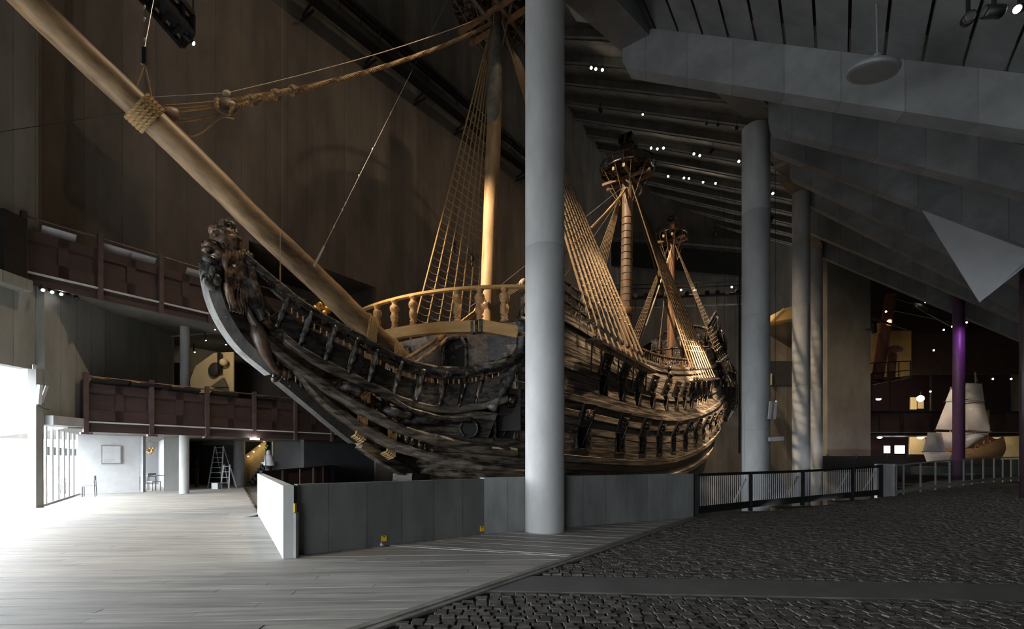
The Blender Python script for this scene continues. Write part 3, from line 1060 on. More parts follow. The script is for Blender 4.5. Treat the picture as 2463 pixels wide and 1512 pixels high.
def strake(m, s_a, s_b, h0, h1, off, thick=0.13):
    n = max(2, int((s_b - s_a) / 0.55) + 1)
    prof = []
    for i in range(n):
        s = s_a + (s_b - s_a) * i / (n - 1)
        z0, z1 = sh(s) + h0 + 0.008, sh(s) + h1 - 0.008
        wob = 0.012 * mnoise.noise(Vector((s * 0.9, h0 * 5, 3)))
        o0 = HB(s, z0) + off + wob; o1 = HB(s, z1) + off + wob
        bev = 0.03 if off > 0.05 else 0.008
        prof.append([S(s, o0 - thick - off, z0), S(s, o0 - bev, z0), S(s, o0, z0 + bev), S(s, o1, z1 - bev), S(s, o1 - bev, z1), S(s, o1 - thick - off, z1)])
    vs = [p for r in prof for p in r]
    fs = []
    k = 6
    for i in range(n - 1):
        for a in range(k):
            b2 = (a + 1) % k
            fs.append((i * k + a, i * k + b2, (i + 1) * k + b2, (i + 1) * k + a))
    fs.append(tuple(reversed(range(k)))); fs.append(tuple((n - 1) * k + q for q in range(k)))
    m.add(vs, fs)

WALES = {-5: .17, -2: .15, 4: .13, 6: .15, 10: .12, 16: .12}
for kk in range(-15, 28):
    h0 = -0.45 + 0.3 * kk
    h1 = h0 + 0.3
    off = WALES.get(kk, R.uniform(0.0, 0.022))
    # extent
    s_a = None
    s = -6.6
    while s < 34:
        z = sh(s) + (h0 + h1) / 2
        ok = s - s0(z) > 0.02 and htop(s) >= h1 - 0.02 and not (z > 3.35 and s < -3.45) and z > -4.3
        if ok and s_a is None: s_a = s
        if ok: s_b = s
        s += 0.05
    if s_a is None: continue
    s_b = 34.0
    cuts = []
    if kk in (0, 1, 2): cuts = PORT_LO
    if kk in (8, 9, 10): cuts = PORT_UP
    spans = []
    a = s_a
    for c in cuts:
        spans.append((a, c - PW)); a = c + PW
    spans.append((a, s_b))
    for (a, b) in spans:
        if b - a < 0.05: continue
        x = a
        first = R.uniform(3, 9)
        while x < b - 0.01:
            e = min(b, x + (first if x == a else R.uniform(7, 10)))
            if b - e < 1.5: e = b
            mm = M()
            strake(mm, x, e - (0.012 if e < b else 0), h0, h1, off)
            obj('wale' if off > .05 else 'plank', mm, HULL, hull)
            x = e
# stem post and transom
mm = M()
pts = [S(s0(z) - 0.12, 0, z) for z in [-4.2 + 0.5 * i for i in range(17)]]
mm.sweep(pts, [(-.22, -.2), (.22, -.2), (.22, .3), (-.22, .3)], [(N, D)] * len(pts))
obj('stem_post', mm, HULLB, ship)
mm = M()
tr = []
for k in range(16):
    z = -3.5 + (sh(34) + htop(34) + 3.5) * k / 15
    b = max(.15, HB(34, z))
    tr.append([S(34, b * q, z) for q in (-1, -.5, 0, .5, 1)])
mm.grid(tr)
obj('transom', mm, HULLB, ship)

# gunports: frames, lids with carved lion bosses, hauling ropes
def port(s, hc, big=False):
    z0, z1 = sh(s) + hc - .45, sh(s) + hc + .45
    zm = sh(s) + hc
    b = HB(s, z1) + 0.02
    tang = (S(s + .3, HB(s + .3, zm), zm) - S(s - .3, HB(s - .3, zm), zm)).normalized()
    out = Vector((tang.y, -tang.x, 0)).normalized()
    if out.dot(N) < 0: out = -out
    up = Vector((0, 0, 1))
    fr = M()
    c = S(s, HB(s, zm), zm)
    for sg in (-1, 1):
        fr.obox(c + tang * sg * (PW + .03) - out * .1, tang * .04, out * .14, up * .47)
    fr.obox(c + up * .47 - out * .1, tang * (PW + .07), out * .14, up * .04)
    fr.obox(c - up * .47 - out * .1, tang * (PW + .07), out * .14, up * .04)
    f = obj('gunport_frame', fr, HULLB, ship)
    hinge = S(s, b, z1 + 0.05)
    ang = math.radians(R.uniform(60, 72) if s > -2 else 76)
    lid_d = out * math.cos(ang) + up * math.sin(ang)
    lid_n = (out * math.sin(ang) - up * math.cos(ang))
    ln = 0.92
    l = obj('gunport_lid', M().obox(hinge + lid_d * ln / 2, tang * .41, lid_d * ln / 2, lid_n * .05).rough(.012, 3, s), LIDW, ship)
    bo = M()
    bc = hinge + lid_d * ln * .5 + lid_n * .06
    bo.ell(bc, tang * .24, lid_d * .27, lid_n * .13, 12, 8)
    bo.ell(bc + lid_n * .09 - lid_d * .02, tang * .10, lid_d * .12, lid_n * .1, 8, 6)
    for sg in (-1, 1):
        bo.ell(bc + tang * .17 * sg + lid_d * .17, tang * .08, lid_d * .08, lid_n * .1, 8, 6)
        bo.ell(bc + tang * .10 * sg - lid_d * .16, tang * .1, lid_d * .1, lid_n * .09, 8, 6)
    bo.rough(.02, 7, s)
    obj('carved_lion_mask', bo, CARVE, l, True)
    pr = hinge + lid_d * ln * .85 + tang * .3 + lid_n * .06
    obj('lid_rope', M().tube(cpath([pr, pr - up * .4 - out * .12, S(s + .2, HB(s, z0) - .12, z0 + .12)], 8), .013, 5), ROPE_D, l)
for s in PORT_LO: port(s, 0.0)
for s in PORT_UP: port(s, 2.4)
# hawse hole
hb = SP(1090, 1023, 2.6)
obj('hawse_hole', M().lathe(S(-4.55, 2.75, 2.65), [(.36, 0), (.36, .12), (.27, .12), (.27, -.1)], 20, axis=(-D * .75 + N * .66)), HULLB, ship, True)
obj('hawse_dark', M().lathe(S(-4.55, 2.75, 2.65), [(.27, 0), (.27, .09)], 20, axis=(-D * .75 + N * .66)), DARK, ship)

# ---- beakhead: knee of the stem in layered timbers
def KP(px, py, b=0.0):
    s, b, z = SP(px, py, b)
    return Vector((s, z))
outer = [KP(*q) for q in ((488, 650), (497, 705), (520, 765), (570, 838), (640, 897), (735, 975), (830, 1053), (920, 1115), (1000, 1158), (1090, 1200))]
def off_in(pts, d):
    out = []
    for i, p in enumerate(pts):
        t = (pts[min(i + 1, len(pts) - 1)] - pts[max(i - 1, 0)]).normalized()
        nrm = Vector((-t.y, t.x))
        if nrm.x < 0: nrm = -nrm
        out.append(p + nrm * d)
    return out
def band(name, o_pts, d0, d1, th, mt, k0=0, k1=None):
    a = off_in(o_pts, d0)[k0:k1]; b = off_in(o_pts, d1)[k0:k1]
    mm = M()
    n = len(a)
    vs = []
    for p, q in zip(a, b):
        vs += [S(p.x, -th, p.y), S(p.x, th, p.y), S(q.x, th, q.y), S(q.x, -th, q.y)]
    fs = []
    for i in range(n - 1):
        for k in range(4):
            k2 = (k + 1) % 4
            fs.append((i * 4 + k, i * 4 + k2, (i + 1) * 4 + k2, (i + 1) * 4 + k))
    fs += [(3, 2, 1, 0), ((n - 1) * 4, (n - 1) * 4 + 1, (n - 1) * 4 + 2, (n - 1) * 4 + 3)]
    mm.add(vs, fs)
    return obj(name, mm, mt, ship)
def dense(pts, n):
    return [Vector((p.x, p.y)) for p in cpath([Vector((q.x, q.y, 0)) for q in pts], n)]
od = dense(outer, 40)
band('stem_knee_face', od, -0.02, 0.30, .17, KNEE_G, 0, 11)
band('stem_knee_face', od, -0.02, 0.30, .17, pbr('grey_oak_stem', (0.06, 0.057, 0.052), 0.5, amt=0.45, scale=3, bump=.5, bdist=.03), 11, 22)
band('stem_knee_face', od, -0.02, 0.32, .18, HULL, 22, 40)
band('stem_knee_timber', od, 0.315, 0.62, .21, HULLB, 0, 40)
band('stem_knee_timber', od, 0.63, 1.0, .15, HULLB, 3, 40)
band('stem_knee_timber', od, 1.01, 1.9, .12, HULLB, 6, 40)
# bolts on the pale face
for i in range(2, 34, 2):
    p = off_in(od, 0.08 + 0.1 * (i % 3))[i]
    obj('bolt_head', M().ell(S(p.x, .17, p.y), D * .022, N * .015, Vector((0, 0, .022)), 8, 4), GREYM if i < 14 else CARVE_G, ship)

# plan and sheer of the head rails
HS = [-11.6, -10.9, -9.7, -8.0, -6.7, -5.5, -4.4, -3.6, -3.1]
HBR = [0.25, 0.42, 0.85, 1.25, 1.6, 2.2, 3.0, 3.95, 4.35]
HZ = [7.3, 6.85, 5.98, 5.33, 4.86, 4.66, 4.80, 5.15, 5.75]
def hb_(s): return ci(s, HS, HBR)
def hz_(s): return ci(s, HS, HZ)
def head_s(px):
    a, b = -11.6, -3.1
    for _ in range(40):
        c = (a + b) / 2
        q = S(c, hb_(c), 0)
        if CX + F * q.x / q.y < px: a = c
        else: b = c
    return (a + b) / 2
def rail(name, s_a, s_b, dz, w, h, mt, db=0.0, n=34, zfun=None, bfun=None, sg=1, rough=0.0, parent=None):
    zfun = zfun or hz_; bfun = bfun or hb_
    path = []
    for i in range(n):
        s = s_a + (s_b - s_a) * i / (n - 1)
        path.append(S(s, sg * (bfun(s) + db), zfun(s) + dz))
    ups = []
    for i in range(n):
        t = path[min(i + 1, n - 1)] - path[max(i - 1, 0)]
        t.z = 0
        t.normalize()
        ups.append((Vector((t.y, -t.x, 0)), Vector((0, 0, 1))))
    mm = M().sweep(path, [(-w, -h), (w * .8, -h), (w, -h * .6), (w, h * .6), (w * .8, h), (-w, h)], ups)
    if rough: mm.rough(rough, 2.2)
    return obj(name, mm, mt, parent or ship)
for sg in (1, -1):
    rail('head_rail', -11.2, -3.1, 0, .11, .13, HULLB, sg=sg, rough=.03)
    rail('head_rail', -10.6, -3.3, -.26, .07, .05, HULLB, sg=sg)
    rail('head_rail', -10.3, -3.7, -1.36, .15, .13, HULL, sg=sg, rough=.04)
# carved beading under the main rail
mm = M()
for i in range(120):
    s = -10.8 + i * 0.062
    if s > -3.6: break
    mm.obox(S(s, hb_(s) + .1, hz_(s) - .17), D * .018, N * .03, Vector((0, 0, .045)))
obj('rail_beading', mm, CARVE, ship, kind='stuff')
# heavy cheeks bedded between knee and bow
def cheek(name, tr, w, h, mt, n=30, rough=.05):
    pts = [S(*SP(*q)) for q in tr]
    path = cpath(pts, n)
    ups = []
    for i in range(n):
        t = path[min(i + 1, n - 1)] - path[max(i - 1, 0)]
        t.z = 0; t.normalize()
        ups.append((Vector((t.y, -t.x, 0)), Vector((0, 0, 1))))
    mm = M().sweep(path, [(-w * 1.6, -h), (w * .7, -h), (w, -h * .5), (w, h * .5), (w * .7, h), (-w * 1.6, h)], ups).rough(rough, 1.8, w * 10)
    return obj(name, mm, mt, ship)
cheek('cheek_timber', ((590, 745, .2), (640, 825, .28), (740, 903, .5), (840, 965, .9), (960, 1028, 1.6), (1080, 1064, 2.5), (1185, 1084, 3.35), (1240, 1088, 3.8)), .2, .16, HULL)
cheek('cheek_timber', ((700, 880, .25), (780, 965, .3), (870, 1030, .55), (960, 1075, 1.1), (1060, 1105, 2.0), (1160, 1125, 2.95), (1262, 1140, 3.75)), .22, .17, HULL)
cheek('cheek_timber', ((905, 935, 1.25), (985, 985, 1.85), (1060, 1005, 2.35), (1130, 1010, 2.9)), .14, .10, HULLB)
for tr in (((860, 905, .9), (880, 925, 1.2), (915, 935, 1.35)), ((900, 1000, .8), (940, 990, 1.5), (990, 1000, 1.9)), ((960, 1018, 1.2), (1005, 1008, 1.8), (1060, 1010, 2.3)), ((805, 945, .5), (835, 930, .9), (870, 945, 1.15))):
    obj('gammon_knee', M().tube(cpath([S(*SP(*q)) for q in tr], 10), lambda t: .20 - .1 * abs(t - .5), 10).rough(.05, 3, tr[0][0]), HULLB, ship, True)
# carved frieze between the cheeks
for i in range(26):
    t = i / 25
    px = 668 + (1040 - 668) * t
    py = 888 + (1092 - 888) * t - 26 * math.sin(t * 3.1)
    b = .22 + 1.5 * t * t
    c = S(*SP(px, py, b))
    mm = M()
    rr = R.uniform(.09, .15)
    mm.ell(c, D * rr, N * rr * .8, Vector((0, 0, rr * 1.5)), 9, 7)
    mm.ell(c + Vector((0, 0, rr * 1.3)) + D * R.uniform(-.06, .06), D * rr * .6, N * rr * .7, Vector((0, 0, rr * .6)), 8, 6)
    mm.ell(c - Vector((0, 0, rr * 1.2)) + D * R.uniform(-.1, .1), D * rr * .5, N * rr * .5, Vector((0, 0, rr)), 8, 6)
    mm.rough(.04, 6, i)
    obj('carved_ornament', mm, CARVE, ship, True)
# scroll and hooded figure on the knee
obj('carved_figure', M().tube(cpath([S(*SP(*q)) for q in ((612, 765, .18), (622, 800, .3), (634, 835, .32), (648, 870, .26), (662, 888, .22), (668, 905, .2), (655, 914, .2))], 22),
    lambda t: [.10, .19, .21, .21, .2, .17, .14, .12, .10, .09, .08][int(t * 10)], 14).rough(.03, 4), pbr('brown_carved_oak', (0.075, 0.048, 0.033), 0.3, amt=.5, scale=5, bump=.5, bdist=.03), ship, True)
# stanchions carved as standing figures, panels between them
tops = [743, 801, 855, 903, 962, 1013, 1068, 1118, 1158]
sts = [head_s(px) for px in tops]
sts = [head_s(690)] + sts
for i, s in enumerate(sts):
    sb = s - 0.32 if i < 6 else s - 0.24
    a = S(sb, hb_(sb) + .14, hz_(sb) - 1.30)
    c = S(s, hb_(s) + .1, hz_(s) - .10)
    mid = (a + c) / 2 + N * .03
    rr = [.07, .10, .085, .11, .12, .09, .10, .12, .085, .10, .11]
    mm = M().tube(cpath([a, mid, c], 16), lambda t: rr[int(t * 10)] * (0.72 if i else .6), 9).rough(.045, 6.5, i)
    obj('carved_stanchion', mm, CARVE_G if i < 7 else CARVE, ship, True)
edges = sts + [-3.75]
for i in range(len(edges) - 1):
    s_a, s_b = edges[i] + .04, edges[i + 1] - .04
    nb = 3
    for q in range(nb):
        z0, z1 = -1.28 + q * .27, -1.28 + (q + 1) * .27 - .012
        rw = []
        for k in range(7):
            s = s_a + (s_b - s_a) * k / 6
            sl = .30
            rw.append([S(s - sl * (-z0) / 1.3, hb_(s) - .02, hz_(s) + z0), S(s - sl * (-z1) / 1.3, hb_(s) - .02, hz_(s) + z1),
                       S(s - sl * (-z1) / 1.3, hb_(s) - .07, hz_(s) + z1), S(s - sl * (-z0) / 1.3, hb_(s) - .07, hz_(s) + z0),
                       S(s - sl * (-z0) / 1.3, hb_(s) - .02, hz_(s) + z0)])
        obj('head_panel', M().grid(rw), HULLB, ship)
    # little balusters in the open strip
    for k in range(3):
        s = s_a + (s_b - s_a) * (k + .7) / 3.4
        obj('small_baluster', M().lathe(S(s, hb_(s) - .03, hz_(s) - .46), [(.02, 0), (.035, .03), (.02, .08), (.03, .13), (.018, .2)], 8), NEWC, ship, True)
# broad curving timber closing the head at the bow
obj('head_timber', M().tube(cpath([S(*SP(*q)) for q in ((1258, 765, 4.2), (1254, 822, 4.15), (1238, 880, 3.95), (1210, 935, 3.7), (1180, 985, 3.4))], 18), lambda t: .20 + .1 * (1 - t) ** 2, 10).rough(.05, 3), CARVE_G, ship, True)
obj('head_timber', M().tube(cpath([S(*SP(*q)) for q in ((1262, 800, 4.4), (1250, 850, 4.2), (1200, 878, 3.7), (1140, 886, 3.0))], 18), lambda t: .26 - .1 * t, 10).rough(.05, 3, 4), HULLB, ship, True)

# ---- figurehead lion
lion = M()
def LP(px, py, b=0.0):
    return S(*SP(px, py, b))
k1 = 0.0111
UZ = Vector((0, 0, 1))
def lump(m, px, py, rx, ry, b=0.0, rb=None, tilt=0.0, nu=16, nv=11):
    c = LP(px, py, b)
    rb = rb if rb else min(rx, ry)
    # picture right is +D/-up mix; use axes in the lengthwise plane
    u = D * math.cos(tilt) - UZ * math.sin(tilt)
    w = D * math.sin(tilt) + UZ * math.cos(tilt)
    m.ell(c, u * rx * k1, N * rb * k1, w * ry * k1, nu, nv)
lump(lion, 574, 655, 34, 78, .10, 30, -.25)
lump(lion, 590, 700, 26, 70, .05, 26, -.35)
lump(lion, 545, 585, 38, 32, .12, 34)
lump(lion, 538, 566, 34, 20, .12, 32, .2)
lump(lion, 512, 594, 24, 15, .16, 20, .1)
lump(lion, 503, 588, 11, 9, .22, 12)
lump(lion, 500, 601, 13, 8, .2, 14)
lump(lion, 528, 610, 22, 12, .16, 22)
for k in range(9):      # long wavy locks of the mane
    x0 = 540 + 7.5 * k
    wv = [LP(x0, 556 + 7 * k, .30 - .01 * k), LP(x0 + 4, 590 + 6 * k, .42 - .02 * k), LP(x0 + 2, 630 + 4 * k, .44 - .02 * k), LP(x0 + 9, 670 + 3 * k, .40 - .02 * k), LP(x0 + 8, 712 + 2 * k, .36 - .02 * k), LP(x0 + 16, 748 + 2 * k, .28 - .02 * k)]
    lion.tube(cpath(wv, 22), lambda t: .075 + .028 * math.sin(t * 19 + k) - .03 * t, 8)
for k in range(8):      # curls over the brow
    lump(lion, 517 + 7 * k, 562 - 9 * math.sin(k * .42), 7, 8, .30, 8, 0, 8, 6)
lion.tube(cpath([LP(560, 640, .38), LP(548, 680, .4), LP(556, 720, .32), LP(566, 742, .25)], 12), lambda t: .13 - .03 * t, 10)
lion.tube(cpath([LP(600, 640, .3), LP(612, 690, .36), LP(625, 740, .3), LP(650, 790, .2)], 12), lambda t: .16 - .04 * t, 10)
lion.rough(.022, 5, 2)
fig = obj('figurehead_lion', lion, LION, ship, True, label='carved lion figurehead with curling mane')
crest = M()
lump(crest, 550, 545, 17, 20, .05, 16)
lump(crest, 540, 538, 10, 12, .1, 10)
lump(crest, 566, 570, 13, 26, .05, 14, -.3)
lump(crest, 572, 600, 14, 24, .05, 15, -.3)
for i in range(9):
    lump(crest, 545 + 4 * i, 536 + 8 * i, 6, 7, R.uniform(.1, .3), 6, 0, 8, 6)
crest.rough(.025, 6, 5)
obj('lion_crest', crest, CARVE_G, fig, True)
mask = M()
lump(mask, 509, 652, 27, 36, .22, 16)
lump(mask, 498, 672, 12, 15, .36, 11); lump(mask, 521, 672, 12, 15, .38, 11)
lump(mask, 510, 655, 6, 16, .42, 8); lump(mask, 509, 690, 15, 9, .3, 10)
lump(mask, 486, 632, 7, 11, .2, 7); lump(mask, 531, 632, 7, 12, .3, 7)
lump(mask, 508, 626, 20, 12, .28, 14)
mask.rough(.018, 6, 9)
obj('carved_mask', mask, CARVE_G, fig, True, label='grey carved animal mask below the lion')
for (a, b, w_) in (((590, 672, .33), (632, 770, .36), .17), ((602, 640, .3), (622, 690, .34), .14)):
    pa, pb = LP(*a), LP(*b)
    obj('head_bracket', M().bar(pa, pb, .12, w_ * 1.3, up=N).rough(.02, 5, w_), CARVE_G, ship)

# ---- bowsprit
B_A, B_B = S(*SP(870, 778, -.3)), S(*SP(343, 268, -.3))
bd = (B_B - B_A).normalized()
tip = B_B + bd * 4.6
foot = B_A - bd * 4.4
bl = (tip - foot).length
def bow_r(t):
    return (0.47 - 0.2 * t) * (1.0 if not 0.30 < t < 0.302 else .97)
pts = [foot + (tip - foot) * (i / 60) + Vector((0, 0, 0.05 * math.sin(i * .35))) * (0.4) for i in range(61)]
bsp = obj('bowsprit', M().tube(pts, bow_r, 20).rough(.02, 1.5), SPAR_B, ship, True)
def bow_at(px, b=-.3):
    s = sol_s(px, b)
    # point of the axis at that lengthwise place
    sa = (foot - FM).dot(D); sb = (tip - FM).dot(D)
    t = (s - sa) / (sb - sa)
    return foot + (tip - foot) * t, bow_r(t)
# gammon lashings
def lashing(px, pxb, pyb, bb, n):
    c, r = bow_at(px)
    bot = S(*SP(pxb, pyb, bb))
    lash = obj('gammon_lashing', M().rod(c + UZ * (r + .03) - bd * .02, c + UZ * (r + .03) + bd * .02, .02), ROPE, ship)
    for k in range(n):
        o = bd * (-.088 * k + .16)
        o2 = D * (.085 * k - .18) + Vector((0, 0, -.045 * k + .1))
        cc = c + o
        sb = (bot - FM).dot(N)
        nrm = bd.cross(N).normalized()
        if nrm.z < 0: nrm = -nrm
        ring = [cc + (N * math.cos(a) + nrm * math.sin(a)) * (r + .035) for a in [math.pi * q / 8 for q in range(9)]]
        zb = bot + o2
        path = [zb, zb + (ring[0] - zb) * .5] + ring
        z2 = zb - N * (2 * sb - .1)
        path += [ring[-1] + (z2 - ring[-1]) * .5, z2, (z2 + zb) / 2 + Vector((0, 0, -.12)), zb]
        dp = []
        for a, b in zip(path, path[1:]):
            m_ = max(2, int((b - a).length / .035))
            dp += [a + (b - a) * q / m_ for q in range(m_)]
        obj('rope_turn', M().rope(dp, .043, 4.0), ROPE, lash)
lashing(877, 868, 1052, .42, 5)
lashing(938, 941, 1092, .52, 5)

# ---- beakhead bulkhead
bsx = -3.5
bk = obj('beakhead_bulkhead', M().grid([[S(bsx + .2, b, z) for b in (-4.1, -2, 0, 2, 4.15)] for z in (2.6, 6.35)]), DARK, ship)
DOORS = ((1.2, .58), (-1.9, .58))
for k in range(9):
    z0 = 4.1 + k * 0.27
    z1 = z0 + .245
    seg = [-4.05]
    for c, w_ in sorted(DOORS):
        if z0 < 6.15: seg += [c - w_, c + w_]
    seg.append(4.1)
    for q in range(0, len(seg), 2):
        a, b = seg[q], seg[q + 1]
        n = 8
        rw = []
        tilt = R.uniform(0.02, .10)
        for i in range(n):
            bb = a + (b - a) * i / (n - 1)
            sag = .12 * (1 - (bb / 4.2) ** 2)
            rw.append([S(bsx + .02 * math.sin(bb * 3 + k) + tilt, bb, z0 + sag), S(bsx - .05, bb, z1 + sag), S(bsx + .1, bb, z1 + sag), S(bsx + .12, bb, z0 + sag)])
        obj('plank', M().grid(rw).rough(.02, 2.5, k), pbr('grey_brown_oak%d%d' % (k, q), (0.11, 0.082, 0.06), 0.5, amt=.5, scale=4, bump=.7, bdist=.03, col2=(.27, .205, .15)), bk)
for c, w_ in DOORS:
    arch = [S(bsx - .1, c - w_ * 1.1, 5.1), S(bsx - .1, c - w_, 5.95), S(bsx - .1, c - w_ * .7, 6.25), S(bsx - .1, c, 6.36), S(bsx - .1, c + w_ * .7, 6.25), S(bsx - .1, c + w_, 5.95), S(bsx - .1, c + w_ * 1.1, 5.1)]
    pp = []
    for a, b in zip(arch, arch[1:]): pp += [a + (b - a) * q / 4 for q in range(4)]
    obj('arched_door_frame', M().tube(pp + [arch[-1]], .075, 8).rough(.02, 4, c), CARVE_G, bk, True)

# golden rebuilt forecastle beam, rail and figure balusters
def fz(b, base): return base + .22 * (1 - (b / 4.6) ** 2) - .075 * b
def fs_(b): return -3.75 - .35 * (1 - (b / 4.6) ** 2)
def golden(name, b0, b1, base, w, h, mt=NEWW, n=24):
    path = [S(fs_(b0 + (b1 - b0) * i / (n - 1)), b0 + (b1 - b0) * i / (n - 1), fz(b0 + (b1 - b0) * i / (n - 1), base)) for i in range(n)]
    ups = []
    for i in range(n):
        t = path[min(i + 1, n - 1)] - path[max(i - 1, 0)]
        t.z = 0; t.normalize()
        ups.append((Vector((t.y, -t.x, 0)), UZ))
    return obj(name, M().sweep(path, [(-w, -h), (w, -h), (w, h), (-w, h)], ups), mt, ship)
golden('forecastle_beam', -4.5, 3.1, 6.5, .14, .21)
frail = golden('forecastle_rail', -4.9, 5.0, 7.95, .10, .05)
bal0 = None
for px in (905, 951, 998, 1102, 1153, 1208, 1262):
    b = sol_b(px, -4.0)
    zb, zt = fz(b, 6.5) + .21, fz(b, 7.95) - .05
    H = zt - zb
    prof = [(.09, 0), (.10, .04), (.06, .09), (.085, .13), (.085, .17), (.06, .2), (.10, .28), (.11, .42), (.085, .52), (.075, .56), (.115, .62), (.125, .74), (.10, .82), (.055, .85), (.078, .89), (.075, .94), (.10, .965), (.10, 1.0)]
    obj('figure_baluster', M().lathe(S(fs_(b), b, zb), [(r * 1.55, h * H) for r, h in prof], 12).rough(.03, 6, px), NEWC, frail, True)
obj('cathead', M().bar(S(fs_(3.0), 3.0, fz(3, 6.5)), S(-3.1, 4.5, 6.05), .36, .42), NEWW, ship)
for k in range(3):
    obj('cathead_sheave', M().obox(S(-4.05 - .0, 2.55 + .2 * k, fz(2.6, 6.46)), D * .1, N * .06, UZ * .24), CARVE_G, ship)
obj('cathead_bracket', M().prism([S(-3.7, 2.9, 6.15), S(-3.5, 4.3, 6.0), S(-3.4, 4.2, 5.3), S(-3.6, 2.95, 4.6)], D * .3), HULLB, ship)
# forecastle bulwark rails abaft the bow
for dz in (0.35, .75, 1.15):
    path = [S(s, HB(s, 7.4) - .05, sh(s) + 4.95 + dz) for s in [-3 + .6 * i for i in range(11)]]
    obj('bulwark_rail', M().tube(path, .06, 6).rough(.02, 3, dz), HULLB, ship)
for i in range(8):
    s = -2.8 + i * .75
    obj('bulwark_post', M().bar(S(s, HB(s, 7.4) - .05, sh(s) + 4.8), S(s, HB(s, 7.4) - .05, sh(s) + 6.15), .12, .14), HULLB, ship)
# top rail along waist
rail('sheer_rail', 2.2, 21.9, 4.70, .14, .07, HULLB, zfun=lambda s: sh(s), bfun=lambda s: HB(s, sh(s) + 4.7), n=40)
rail('sheer_rail', 22.1, 25.9, 5.3, .14, .07, HULLB, zfun=lambda s: sh(s), bfun=lambda s: HB(s, sh(s) + 5.3), n=10)
rail('sheer_rail', 26.0, 28.5, 6.2, .14, .07, HULLB, zfun=lambda s: sh(s), bfun=lambda s: HB(s, sh(s) + 6.2), n=8)
rail('sheer_rail', 28.5, 34.0, 6.8, .14, .07, HULLB, zfun=lambda s: sh(s) + (s - 28.5) * .18, bfun=lambda s: HB(s, sh(s) + 6.8), n=14)
# waist guard rail with balusters
for i in range(30):
    s = 9.0 + i * .42
    p0 = S(s, HB(s, sh(s) + 4.7) - .3, sh(s) + 4.75)
    obj('waist_baluster', M().rod(p0, p0 + UZ * .75, .045, 6), CARVE, ship)
rail('waist_rail', 8.8, 21.6, 5.55, .09, .06, CARVE, zfun=lambda s: sh(s), bfun=lambda s: HB(s, sh(s) + 4.7) - .3, n=26)
# quarterdeck break: curved rails
for k, (s_, z_) in enumerate(((21.8, 9.2), (25.9, 11.2))):
    obj('deck_front_rail', M().tube([S(s_, b, z_ + .35 * (1 - (b / 4.6) ** 2)) for b in (-4.5, -3, -1.5, 0, 1.5, 3, 4.5)], .09, 8), CARVE, ship)
    for q in range(10):
        b = -4 + q * .88
        obj('deck_baluster', M().rod(S(s_, b, z_ - 1.0), S(s_, b, z_ + .3 * (1 - (b / 4.6) ** 2)), .05, 6), CARVE, ship)
# carved figure on the side by the break
fg = M()
cc = S(12.4, HB(12.4, 7.0) + .25, 6.6)
fg.ell(cc, D * .16, N * .16, UZ * .5, 10, 8); fg.ell(cc + UZ * .62, D * .13, N * .13, UZ * .17, 10, 8); fg.ell(cc - UZ * .65, D * .12, N * .14, UZ * .55, 10, 8)
fg.ell(cc + UZ * .2 + N * .14, D * .24, N * .1, UZ * .14, 8, 6)
obj('carved_figure', fg.rough(.05, 4), CARVE, ship, True)

# ---- masts
def mast(name, p0, p1, r0, r1, mt, n=24):
    path = [Vector(p0) + (Vector(p1) - Vector(p0)) * (i / n) for i in range(n + 1)]
    return obj(name, M().tube(path, lambda t: r0 + (r1 - r0) * t, 22).rough(.012, 1.3), mt, ship, True)
def fore_axis(z): return S((z - 6) * .0565, 0, z)
def main_axis(z): return S(17.7 + (z - 7) * .035, 0, z)
def miz_axis(z): return S(29.8 + (z - 9) * .03, 0, z)
fm = mast('foremast', fore_axis(-2), fore_axis(26), .40, .33, SPAR)
mm_ = mast('mainmast', main_axis(-2), main_axis(26.2), .52, .40, SPAR_M)
mz = mast('mizzenmast', miz_axis(4), miz_axis(25.2), .36, .26, SPAR_R)
for z in (9.6, 12.7):
    obj('mast_band', M().lathe(main_axis(z), [(.52, 0), (.55, .03), (.55, .5), (.52, .55)], 22), SPAR_R, mm_, True)
for i in range(14):
    z = 13.2 + i * .55
    c = main_axis(z)
    obj('mast_woolding', M().lathe(c, [(.475, 0), (.485, .02), (.475, .04)], 20), ROPE_D, mm_)
obj('mast_doubling', M().tube([fore_axis(z) + N * .03 - D * .1 for z in (17.6, 18.6, 20, 21.6, 23)], lambda t: .28 + .1 * math.sin(t * 3.0), 12), pbr('grey_mast_cheek', (.17, .16, .13), .6, amt=.3, scale=3, bump=.3), fm, True)
